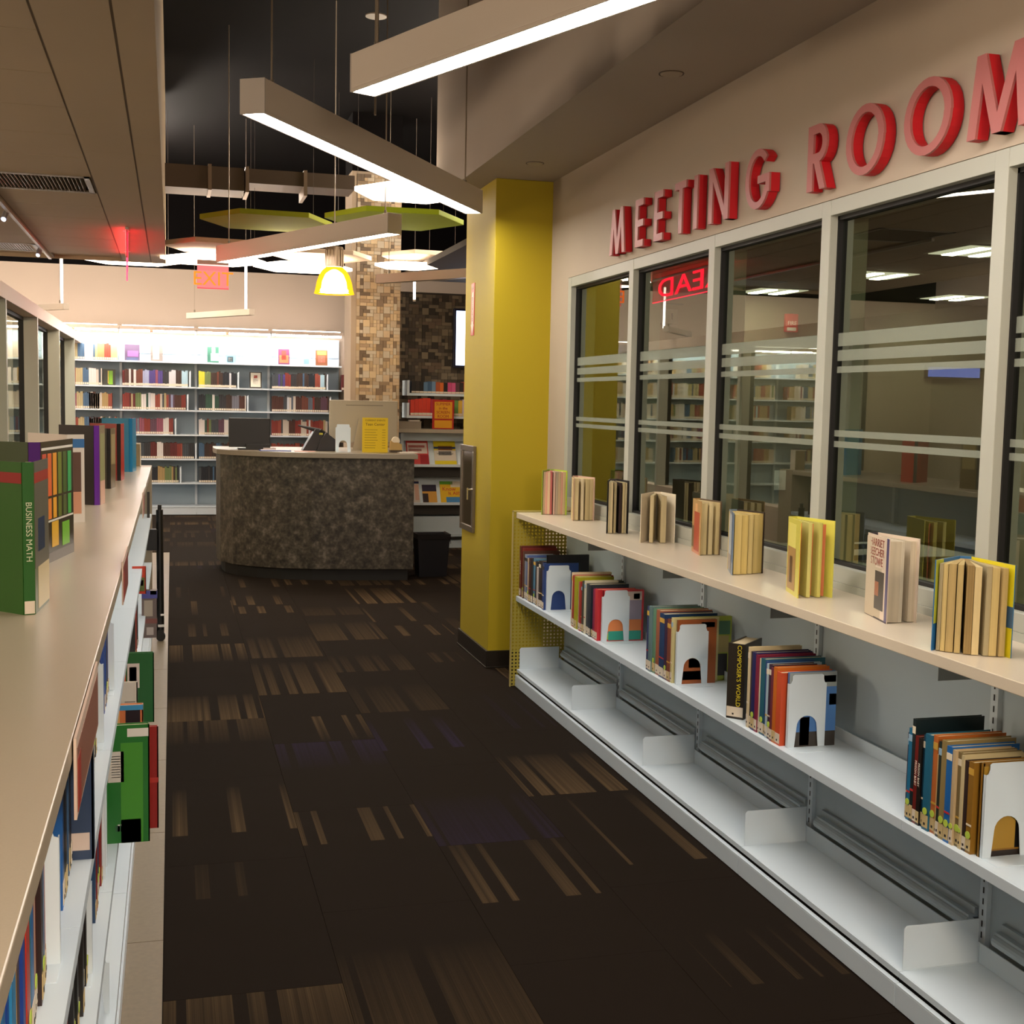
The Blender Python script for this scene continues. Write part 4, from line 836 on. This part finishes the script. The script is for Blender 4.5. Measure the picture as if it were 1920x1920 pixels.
B().box(-.06, .1, -.07, .08, 0, .003).box(-.04, .08, -.06, .1, .003, .006).o('sheet', M('d9d2c6', .6), pp)
bf = E('folder', 'thin blue folder lying on the service desk in front of the monitor', 'folder', (.85, 10.66, ZD))
B().box(-.14, .12, -.05, .08, 0, .006).o('cover', M('2a4a94', .5), bf); B().box(-.13, .11, -.045, .075, .006, .01).o('sheets', M('c9c6d0', .6), bf)
fl2 = E('leaflets', 'scattered pale and red leaflets beside the blue folder', 'leaflets', (1.05, 10.62, ZD)); B().box(-.05, .12, -.05, .06, 0, .004).o('sheet', M('c99c90', .6), fl2); B().box(-.3, -.2, .1, .2, 0, .02).o('stack', M('a89c98', .6), fl2)
bn = E('waste_bin', 'black rectangular waste bin with liner beside the desk', 'bin', (2.185, 10.62, 0))
b = B()
lo_, hi_ = (.12, .12), (.145, .145)
for s0, s1, z0, z1 in ((1, 1, 0, .36),):
    v = [(-.12, -.1, 0), (.12, -.1, 0), (.12, .1, 0), (-.12, .1, 0), (-.142, -.125, .37), (.142, -.125, .37), (.142, .125, .37), (-.142, .125, .37), (-.132, -.115, .365), (.132, -.115, .365), (.132, .115, .365), (-.132, .115, .365), (-.112, -.092, .01), (.112, -.092, .01), (.112, .092, .01), (-.112, .092, .01)]
    b.add(v, [(3,2,1,0),(0,1,5,4),(1,2,6,5),(2,3,7,6),(3,0,4,7),(4,5,9,8),(5,6,10,9),(6,7,11,10),(7,4,8,11),(8,9,13,12),(9,10,14,13),(10,11,15,14),(11,8,12,15),(12,13,14,15)])
b.o('tub', M('0b0c14', .5), bn)
B().prism([(-.146, -.129), (.146, -.129), (.146, .129), (-.146, .129)], 'z', .355, .374).o('liner_rim', M('08080c', .35), bn) if False else None
B().cyl((.145, -.09, .33), (.152, -.11, .29), .006, 6).box(-.146, .146, -.131, -.127, .33, .375).box(.143, .147, -.131, .131, .33, .375).box(-.147, -.143, -.131, .131, .33, .375).o('liner', M('0a0a10', .3), bn)
# ================================================================== TILED COLUMN AND WALL
PAL = ['a58c68', '97805e', '8b7458', '7a654a', 'b39c78', '6a563e', 'ab9474', '9c8a70', '594833', 'a79a84']
PAL_SHADED = ['6f6350', '5c5140', '4a4032', '7d705c', '3c3428', '655844', '857862', '342c22', '6e5c4a', '50463a']  # darker tones paint in the shade lying on the tiled wall
TMC = [M(c, .6) for c in PAL]; TM_SHADED = [M(c, .6) for c in PAL_SHADED]
stc = st(B().box(1.7, 2.19, 12.32, 12.8, 0, 3.74).o('wall_tiled_column', plaster('94836f', 'column_plaster')))
st(B().box(1.7, 2.19, 12.32, 12.8, 3.741, 4.3).o('wall_tiled_column_top', DARK))  # upper end of the tiled column, in the dark ceiling colour
st_wall = st(B().box(2.19, 3.35, 13.02, 13.2, 0, 2.66).o('wall_tiled', M('3a332a', .8)))
def tiles(x0, x1, z0, z1, y, s, mats, parent, limit):
    rnd = random.Random(11); nx_ = int(round((x1-x0)/s)); nz_ = int((z1-z0)/s); used = [[0]*nz_ for _ in range(nx_)]
    rep = 13; pat = {}
    cnt = 0; rest = B(); meshes = {}
    cells = []
    for j in range(nz_-1, -1, -1):
        for i in range(nx_):
            if used[i][j]: continue
            key = (i, j % rep)
            if key not in pat: pat[key] = (rnd.choice([(1, 1), (2, 1), (3, 1), (1, 2), (2, 1), (1, 1), (2, 2)]), rnd.randrange(len(mats)), rnd.choice((0, 0, .002, .004)))
            (a, b_), m, pr = pat[key]
            a = min(a, nx_-i)
            if j-b_+1 < 0: b_ = 1
            ok = all(not used[i+p][j-q] for p in range(a) for q in range(b_))
            if not ok: a = b_ = 1
            for p in range(a):
                for q in range(b_): used[i+p][j-q] = 1
            cells.append((i, j-b_+1, a, b_, m, pr))
    cells.sort(key=lambda c: -c[1] if True else 0)
    for (i, j, a, b_, m, pr) in cells:
        X0, Z0 = x0+i*s, z0+j*s
        if cnt < limit and not (Z0 > 3.0):
            k = (a, b_)
            if k not in meshes: meshes[k] = B().box(.0012, a*s-.0012, -.012, 0, .0012, b_*s-.0012).mesh('wall_tile', [M('333333')])
            t = D.objects.new('wall_tile', meshes[k]); COL.objects.link(t); t.parent = parent; t.location = (X0, y-pr, Z0)
            t.material_slots[0].link = 'OBJECT'; t.material_slots[0].material = mats[m]; cnt += 1
        else: rest.box(X0+.0012, X0+a*s-.0012, y-.012-pr, y, Z0+.0012, Z0+b_*s-.0012, m)
    if rest.v:
        r = rest.o('wall_tile', mats, parent); r['kind'] = 'stuff'
tiles(1.751, 2.187, .9, 3.72, 12.32, .0335, TMC, stc, 290)
tiles(2.19, 3.33, .9, 2.65, 13.02, .0355, TM_SHADED, st_wall, 290)
tv = E('television', 'wall screen glowing white, half hidden by the yellow column', 'screen', (3.16, 12.95, 2.19))
B().box(-.29, .19, -.03, .03, -.31, .31).o('bezel', M('0b1030', .3), tv, bev=.004); B().box(-.265, .17, -.0325, -.03, -.285, .285).o('screen', EM('cfe0ff', 2.2), tv)
# shelving unit against the tiled wall
wu = E('shelving_unit', 'white display shelving against the dark tiled wall beside the desk', 'shelf', (2.75, 12.6, 0))
X = lambda x: x-2.75
for z0, z1, x0 in ((1.575, 1.60, 2.32), (1.345, 1.37, 2.32)):
    B().box(X(x0), X(3.3), .0, .28, z0, z1).o('shelf', WHITE, wu); B().box(X(x0), X(x0+.025), .0, .28, z1, z1+.13).o('shelf_end', WHITE, wu)
B().box(X(2.215), X(3.3), -.06, .3, 1.195, 1.235).o('counter', M('a39a88', .4), wu, bev=.002)
B().box(X(2.26), X(3.3), .25, .3, .05, 1.19).box(X(2.26), X(2.29), 0, .3, .05, 1.19).box(X(2.28), X(3.3), .06, .25, 1.11, 1.19).o('carcass', WHITE2, wu)
for zz in (.87, .475):
    B().add([(X(2.29), .0, zz), (X(3.3), .0, zz), (X(3.3), .16, zz+.27), (X(2.29), .16, zz+.27), (X(2.29), .004, zz), (X(3.3), .004, zz), (X(3.3), .164, zz+.27), (X(2.29), .164, zz+.27)], [(0,1,2,3),(7,6,5,4)]).o('sloping_display', WHITE, wu)
    B().box(X(2.29), X(3.3), -.03, .03, zz-.025, zz+.002).o('display_ledge', WHITE, wu)
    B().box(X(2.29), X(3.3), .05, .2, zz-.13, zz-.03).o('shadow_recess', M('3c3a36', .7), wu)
B().box(X(2.29), X(3.3), -.02, .25, .12, .15).box(X(2.29), X(3.3), .0, .02, .0, .08).box(X(2.29), X(3.3), .0, .02, .15, .33).o('base', WHITE2, wu)
def poster(x0, x1, zb, h, base, art, lab, yf=12.6, z=None, sl=1):
    e = E('booklet', lab, 'booklet', ((x0+x1)/2, yf-.012, zb), 0, 'booklets on the display shelving'); e.rotation_euler = (-.5 if sl else 0, 0, 0); w_ = (x1-x0)/2
    B().box(-w_, w_, -.003, .003, 0, h).o('cover', M(base, .4), e)
    for a0, a1, z0, z1, c in art: B().box(-w_+2*w_*a0, -w_+2*w_*a1, -.0036, -.003, h*z0, h*z1).o('cover_patch', M(c, .4), e)
    return e
poster(2.33, 2.56, .872, .27, 'c8423c', [(.05, .95, .45, .9, 'd9c9c0'), (.1, .85, .7, .8, 'c87870'), (.1, .7, .55, .65, 'c87870'), (.6, 1, .0, .4, '9c1c20')], 'red and white booklet on the upper display shelf')
pq = poster(2.62, 2.85, .872, .27, 'd8c620', [(0, 1, .15, .6, 'cfc8b8'), (.2, .85, .6, .78, '8a5c2c'), (0, 1, .66, .74, '2c4a7a'), (.2, .8, .38, .55, '6a6a6a')], 'yellow white and blue booklet on the upper display shelf')
txt('THE TIME CRUNCH', .02, M('3a4a5a'), pq, (0, -.0045, .12), RY)
poster(2.40, 2.47, .477, .25, 'c9c0b4', [(0, 1, .85, .95, '1c2450'), (.3, .9, .1, .8, 'c9a08c')], 'pale leaflet with navy heading, leftmost on the lower display')
poster(2.50, 2.65, .477, .20, 'c9963c', [(0, 1, .62, 1, '1c1630'), (0, .4, 0, .5, '2a1a1c')], 'navy and ochre booklet on the lower display shelf')
pk = poster(2.69, 2.92, .477, .24, 'd9b01c', [(0, .6, .85, 1, '5a9a2c'), (.5, 1, .72, 1, 'cfc8b4'), (.25, .95, 0, .25, '3c7cb0')], 'yellow KNOW IT ALL booklet on the lower display shelf')
txt('Know', .06, M('b8242c'), pk, (-.02, -.0045, .15), RY); txt('It All!', .055, M('b8242c'), pk, (.03, -.0045, .1), RY)
pr_ = poster(2.575, 2.80, 1.237, .30, 'a8241c', [(.1, .92, .36, .93, 'd89a1c'), (.1, .92, .04, .3, 'd89a1c')], 'framed red and amber notice standing on the display counter', yf=12.56, sl=0)
for k, wd in enumerate(('SUMMER', 'in the', 'SCREEN', 'ROOM')): txt(wd, .04, M('9c2420'), pr_, (0, -.0045, .255-k*.042), RY)
bx = E('box', 'low grey beige box lying on the display counter', 'box', (2.36, 12.6, 1.236)); B().box(-.13, .1, -.05, .1, 0, .07).box(-.14, .105, -.055, .105, .07, .075).o('body', M('8d8272', .5), bx); B().box(-.02, .09, -.03, .05, .075, .09).o('tray', M('b9b0a4', .5), bx)
x = 2.37; k = 0
for c in ['201c1c', '2a2420', '1c1818', '5a7a9a', '3c5c7c', '6a8aa8', 'a8522c', 'd06a28', '201c1c', 'c84a7c', 'd05a8c', '5c3c44', '2c2424', 'b0402c', 'd0b49c', '3c5a6a', 'd9a01c', 'e0b01c', 'c83c2c', '2a5a8c', 'd9c49c', '4a4a4a']:
    t = .042; bookS((x, 12.62, 1.601), 0, t*.96, .14, .115+random.uniform(-.008, .01), c, '%s book, top shelf by the tiled wall, %s from the left' % (cname(c), ordn[k]), 'books on the top shelf by the tiled wall'); x += t; k += 1
x = 2.36; k = 0
for c in ['d8402c']*5+['b83a4a', 'd0503c', '5a2c44', '8a3c5c', 'd84a30', 'c03828']+['6a9a4c', 'd9b040', 'c8b8c8', '7a6a90', '8c80a8', 'c9c4cc', '6a5a80', 'a890a0', 'd8d0d0', '5c4c70', '8a8090']:
    t = .042; bookS((x, 12.62, 1.371), 0, t*.96, .14, .17+random.uniform(-.008, .01), c, '%s book, second shelf by the tiled wall, %s from left' % (cname(c), ordn[k]), 'books on the second shelf by the tiled wall'); x += t; k += 1
# ================================================================== FAR BOOKCASE
YF = 16.4; bx0 = -.627
sh_z = [1.955, 1.64, 1.345, 1.035, .725, .42, .115]
WS = M('d6e0e8', .4, 0, .4, 'bright_white_steel'); WS2 = M('a4b6c4', .5, 0, .3, 'blue_white_steel')
TUBE = EM('fff4ea', 45, 'fluorescent_tube'); names = ['leftmost bay beyond the partition', 'left end bay in view', 'second bay in view', 'third bay in view', 'bay behind the tiled column']
for i in range(-5, 3):
    x0 = bx0+.925*i; x1 = x0+.925
    lab = 'tall white lit bookcase bay by the far wall, %s' % ('bay %s left of the partition end' % ['one', 'two', 'three', 'four', 'five'][-i-1] if i < 0 else ('left', 'middle', 'right')[i]+' bay over the desk')
    e = E('bookcase', lab, 'bookcase', (x0+.4625, YF+.15, 0), 0, 'far wall bookcase bays')
    h = .4625
    B().box(-h, h, .146, .15, .05, 2.3).o('back_panel', WS2, e)
    B().box(-h-.015, -h+.015, .1, .146, .02, 2.3).o('upright', WS, e)
    for z in sh_z: B().box(-h+.001, h-.001, -.15, .145, z-.02 if z > .2 else z-.015, z).o('shelf', WS, e)
    B().box(-h+.001, h-.001, -.15, -.145, .01, .095).o('kick_plate', WS, e)
    B().box(-h+.02, h-.02, .13, .145, 2.06, 2.19).o('back_rail', WS2, e)
    cn = B().box(-h+.001, h-.001, -.28, .14, 2.355, 2.375).box(-h+.001, h-.001, -.29, -.28, 2.335, 2.38).o('canopy', M('d9c4b4', .5), e)
    B().box(-h+.02, h-.02, -.25, -.19, 2.315, 2.35).o('lamp_strip', TUBE, cn)
    B().box(-h+.03, h-.03, -.2, -.15, 2.376, 2.395).o('top_tube', EM('fff0e4', 9, 'top_tube'), cn)
    if i in (0, 1, -1, -3): B().box(-.1, -.06, -.255, -.185, 2.31, 2.352).o('lamp_clip', M('d8705c', .5), cn)
    B().box(-h-.006, -h+.006, -.29, .14, 2.30, 2.355).o('canopy_arm', WS, e)
def faceout(x0, x1, z, h, base, art, lab):
    e = E('book', lab, 'book', ((x0+x1)/2, YF+.03, z), 0, 'books displayed face-out on the far bookcase'); w_ = (x1-x0)/2; e.rotation_euler = (-.12, 0, 0)
    B().box(-w_, w_, -.004, -.002, 0, h).box(-w_, w_, .014, .016, 0, h).box(-w_, -w_+.002, -.004, .016, 0, h).o('cover', M(base, .4), e)
    B().box(-w_+.002, w_-.002, -.002, .014, .003, h-.003).o('page_block', PG, e)
    for a0, a1, z0, z1, c in art: B().box(-w_+2*w_*a0, -w_+2*w_*a1, -.0048, -.004, h*z0, h*z1).o('cover_patch', M(c, .4), e)
Zt = 1.956
faceout(-.945, -.80, Zt, .2, 'e0b060', [(.1, .8, .05, .85, '9c3418'), (.3, .7, .4, .75, 'd0502c')], 'orange and red book face-out at the top left of the far bookcase')
faceout(-.57, -.39, Zt, .2, '4a3c54', [(.2, .9, .25, .6, '8c4c9c'), (.1, .9, 0, .18, '3c4464')], 'dark purple book face-out on the top shelf, left bay')
faceout(-.26, -.11, Zt, .2, '6a6460', [(.2, .7, .1, .9, 'a8a49c')], 'grey silver book face-out on the top shelf, left bay')
faceout(.435, .58, Zt, .2, '2c5a4c', [(.3, 1, .1, .6, '7ab89c'), (.4, .7, .6, .95, 'd0d8cc')], 'green book face-out on the top shelf, middle bay')
faceout(.665, .80, Zt, .19, '6aa8b8', [(.15, .7, .05, .45, '30404c'), (.25, .6, .12, .36, 'c9d0cc')], 'pale blue book with a round emblem face-out, middle bay')
faceout(.90, 1.18, Zt, .19, 'd9dde0', [(.4, .6, .4, .6, 'eef0f2')], 'blank white card face-out on the top shelf, middle bay')
faceout(1.33, 1.475, Zt, .2, '5a2a4c', [(.1, .9, .1, .6, 'd05c3c'), (.3, .7, .3, .9, 'a8342c')], 'purple book with an orange butterfly face-out, right bay')
faceout(1.6, 1.74, Zt, .2, '8a88b8', [(.1, .6, .4, .9, 'c9ccd8'), (.4, .9, .05, .4, '5c7ca8')], 'mauve and white book face-out, right bay top shelf')
faceout(1.81, 1.965, Zt, .2, '6a3c20', [(.15, .9, .7, .95, 'c99a3c'), (.2, .8, .2, .65, '9c4c3c'), (.45, .55, .2, .5, 'd9a08c')], 'brown and gold book face-out, right bay top shelf')
faceout(-.835, -.685, 1.641, .2, '2a2a20', [(.45, .8, .05, .9, '6a9a1c'), (.4, .5, .1, .9, 'c9b04c')], 'black book with a green leaf face-out on the second shelf')
faceout(.965, 1.12, 1.641, .21, '2c2824', [(.1, .9, .08, .95, 'c9c4b4'), (.3, .7, .25, .6, '4a3c6a'), (.35, .65, .62, .8, 'a8443c')], 'pale book with a crossed emblem face-out on the second shelf')
palette = ['4a2a22', '6a3a2c', 'c9bdb0', 'd8d0cc', '8a4a5c', '9aa0c0', '4a3c7c', '5c6470', '3c4248', '70707c', '2c2c30', 'c8c8cc', 'a8c8d8', '5a3c4c', '803028', '1c2028', '2a4a3c', 'a88c5c', '6a7a4c', '44607c', '904434', '3a2a24', 'b0a078', '5c1c1c']
def farrow(z, spans, row, ind, hh=.2):
    stuff = B(); mats = [M(c, .5) for c in palette]+[PG, LB]
    for (bn_, xa, xb, pal) in spans:
        x = xa; k = 0
        while x < xb-.012:
            t = random.uniform(.02, .032); t = min(t, xb-x); h = hh*random.uniform(.92, 1.06)
            if random.random() < .12: pal_c = random.choice(palette)
            elif k % 3 == 0 or 'c_' not in locals(): c_ = pal[(k//3) % len(pal)]; pal_c = c_
            else: pal_c = c_
            if ind:
                bookS((x, YF+.012, z+.0005), 0, t*.96, .14, h, pal_c, '%s book, %s from left in the %s, %s shelf, far bookcase' % (cname(pal_c), ordn[k], bn_, row), 'upright books on the far bookcase, %s shelf' % row)
            else:
                mi = palette.index(pal_c) if pal_c in palette else 0
                stuff.box(x, x+t*.96, YF+.012, YF+.15, z, z+h, mi).box(x+.002, x+t*.96-.002, YF+.0105, YF+.012, z+.006, z+.03, len(palette)+1)
            x += t; k += 1
        if ind or xa > -1: tag(bookend_s(xb+.012, YF+.005, z), 'white bookend closing the %s of the %s shelf, far bookcase' % (bn_, row), 'bookend', 'white bookends on the far bookcase')
    if stuff.v:
        o = stuff.o('book', mats); o['kind'] = 'stuff'; tag(o, 'rows of upright books on the %s shelf of the far bookcase' % row, 'book')
bes = B().prism([(0, 0), (.0, .19), (.02, .205), (.02, 0)], 'y', 0, .10).mesh('bookend', [WS])
def bookend_s(x, y, z): return link('bookend', bes, None, (x, y, z+.0005))
p1 = ['4a2a22', 'd8d0cc', '6a3a2c', '9aa0c0', '4a3c7c', '5c6470', '2c2c30', 'c8c8cc', '3a2a24', 'a8c8d8', '5a3c4c']
p2 = ['803028', '5c1c1c', '6a7a4c', 'd8d0cc', '44607c', '904434', '70707c', '5a3c4c', '4a2a22']
p3 = ['c9c040', 'd0c83c', '3c4248', '70707c', 'd8d0cc', '2c2c30', '1c2028', '3a2a24']
farrow(1.64, [('left bay', -.60, .20, p1), ('middle bay', .33, .80, ['d0c83c', '6a7a4c', '3a2a24', '1c2028', '1c2028', '2c2c30', 'c8c8cc']), ('right bay', 1.25, 1.94, ['3c4248', '4a3c7c', '803028', '2c2c30', '3a2a24', '70707c', '1c2028', '904434', 'a8c8d8']), ('column bay', 2.15, 2.28, ['5c1c1c'])], 'second', True)
farrow(1.345, [('left end', -1.0, -.87, ['9aae3c', '5c7c2c']), ('left bay', -.60, .17, p2), ('middle bay', .33, .92, ['1c2028', '2a4a3c', '4a7a5c', '2c2c30', '3a2a24', '70707c', 'd8c020', 'd8d0cc']), ('right bay', 1.25, 1.98, ['4a2a22', 'a83024', '3c4248', 'c9bdb0', '4a2a22', '6a3a2c', '5c6470', '3a2a24', '5a3c4c'])], 'third', False)
farrow(1.035, [('left end', -1.0, -.75, p2), ('left bay', -.5, .02, ['8a4a5c', 'd8d0cc', '803028', '5a3c4c']), ('middle bay', .33, .7, ['d8d0cc', '2a4a3c', '3c4248', '5a3c4c']), ('right bay', 1.25, 1.98, ['803028', '904434', 'c9bdb0', '4a2a22', '803028', 'c9bdb0', '904434'])], 'fourth', False)
farrow(.725, [('left bay', -.5, .27, ['803028', '3c4248', '2c2c30', '5c1c1c', 'd8d0cc', '4a2a22', '5c1c1c']), ('middle bay', .33, .9, ['44607c', '3a2a24', '6a3a2c']), ('right bay', 1.25, 1.9, ['904434', '803028'])], 'fifth', False)
farrow(.42, [('left bay', -.5, .08, ['1c2028', '1c2028', '2c2c30', '1c2028', 'a88c5c', '6a7a4c']), ('middle bay', .33, .56, ['3c4248', '1c2028', '44607c'])], 'sixth', False)
for z, nm in ((1.955, 'top'), (1.64, 'second'), (1.345, 'third'), (1.035, 'fourth'), (.725, 'fifth')):
    farrow(z, [('x', -5.2+.925*k+random.uniform(.05, .2), -5.2+.925*k+random.uniform(.6, .88), ['c9bdb0', 'a88c5c', '904434', 'b0a078', '44607c', 'd8d0cc']) for k in range(5)], nm+' left wing', False, .2)
# ================================================================== MEETING ROOM BEHIND THE GLASS
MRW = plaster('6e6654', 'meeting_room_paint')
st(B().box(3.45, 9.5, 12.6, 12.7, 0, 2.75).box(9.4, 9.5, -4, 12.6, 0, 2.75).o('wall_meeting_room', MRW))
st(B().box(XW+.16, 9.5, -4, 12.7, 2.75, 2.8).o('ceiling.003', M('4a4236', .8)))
for (x, y, n_) in ((6.1, 12.04, 'left'), (6.2, 10.2, 'middle'), (5.95, 8.35, 'near'), (8.15, 11.8, 'right')):
    e = E('ceiling_light', 'square recessed ceiling light with two tubes in the meeting room, %s one' % n_, 'lamp', (x, y, 2.745), 0, 'meeting room ceiling lights')
    B().box(-.3, .3, -.3, .3, .0, .004).o('frame', M('b8b0a0', .5), e)
    B().box(-.27, .27, -.27, .27, -.006, -.001).o('diffuser', EM('d8d0bc', .9), e)
    for s in (-.12, .12): B().box(s-.05, s+.05, -.24, .24, -.014, -.007).o('tube', EM('fff4e0', 34), e)
sb = E('fire_strobe', 'red FIRE strobe on the wall seen through the third window', 'alarm', (6.6, 12.59, 2.46))
B().box(-.075, .075, -.05, 0, -.1, .1).o('housing', M('c0302c', .4), sb, bev=.006)
txt('FIRE', .06, M('e8dcd0'), sb, (0, -.052, -.005), RY); B().box(-.06, .05, -.054, -.05, -.085, -.05).o('strobe_lens', M('d0ccc4', .3), sb)
wpz = E('wall_plate', 'white wall plate low on the meeting room wall', 'wall plate', (6.55, 12.59, .72)); B().box(-.07, .07, -.01, 0, -.11, .11).o('plate', M('e0e0dc', .5), wpz, bev=.003); B().box(-.02, .02, -.016, -.01, -.03, .03).o('rocker', M('d0d0cc', .5), wpz)
pj = E('air_unit', 'white rectangular wall unit seen through the second window', 'appliance', (2.98, 7.33, 2.08)); B().box(-.1, .085, -.0, .06, -.045, .045).o('body', M('bdb6aa', .5), pj, bev=.006); B().box(.04, .05, -.003, 0, -.02, .02).o('mark', M('1c1c1c', .5), pj); B().box(-.1, .13, .02, .03, .075, .085).o('rail', M('8d867a', .5), pj)
bsr = E('monitor', 'added blue glowing panel on the far meeting room wall', 'screen', (8.68, 12.56, 1.97)); B().box(-.36, .36, -.02, .03, -.07, .07).o('bezel', M('14161c', .4), bsr); B().box(-.34, .34, -.022, -.02, -.055, .055).o('screen', EM('5a6ac0', .8), bsr)  # glowing panel added in place of a blue screen's reflection
mt = E('meeting_table', 'pale folding table standing in the dim meeting room', 'table', (3.6, 6.1, 0)); B().box(-.6, .6, -.35, .35, .72, .75).o('table_top', M('a89e8c', .4), mt, bev=.004)
for sx_ in (-1, 1):
    for sy_ in (-1, 1): B().cyl((sx_*.5, sy_*.28, 0), (sx_*.5, sy_*.28, .72), .015, 8).o('leg', M('2a2826', .4), mt)
for k, (x, y, rz) in enumerate(((3.3, 5.2, .2), (4.3, 5.4, -.3), (2.95, 3.9, .4))):
    c = E('chair', 'dark slatted chair in the meeting room, %s from the yellow column' % ordn[k], 'chair', (x, y, 0), rz, 'meeting room chairs')
    B().box(-.22, .22, -.21, .21, .43, .46).o('seat', M('1c1a18', .5), c, bev=.01)
    bk = B()
    for j in range(5): bk.box(-.2, .2, .2, .215, .62+j*.055, .645+j*.055)
    bk.o('backrest', M('14120f', .5), c)
    for sx_ in (-1, 1):
        B().cyl((sx_*.2, -.19, 0), (sx_*.2, -.19, .43), .011, 8).o('leg', M('14120f', .4), c); B().cyl((sx_*.2, .2, 0), (sx_*.2, .21, .9), .011, 8).o('leg', M('14120f', .4), c)
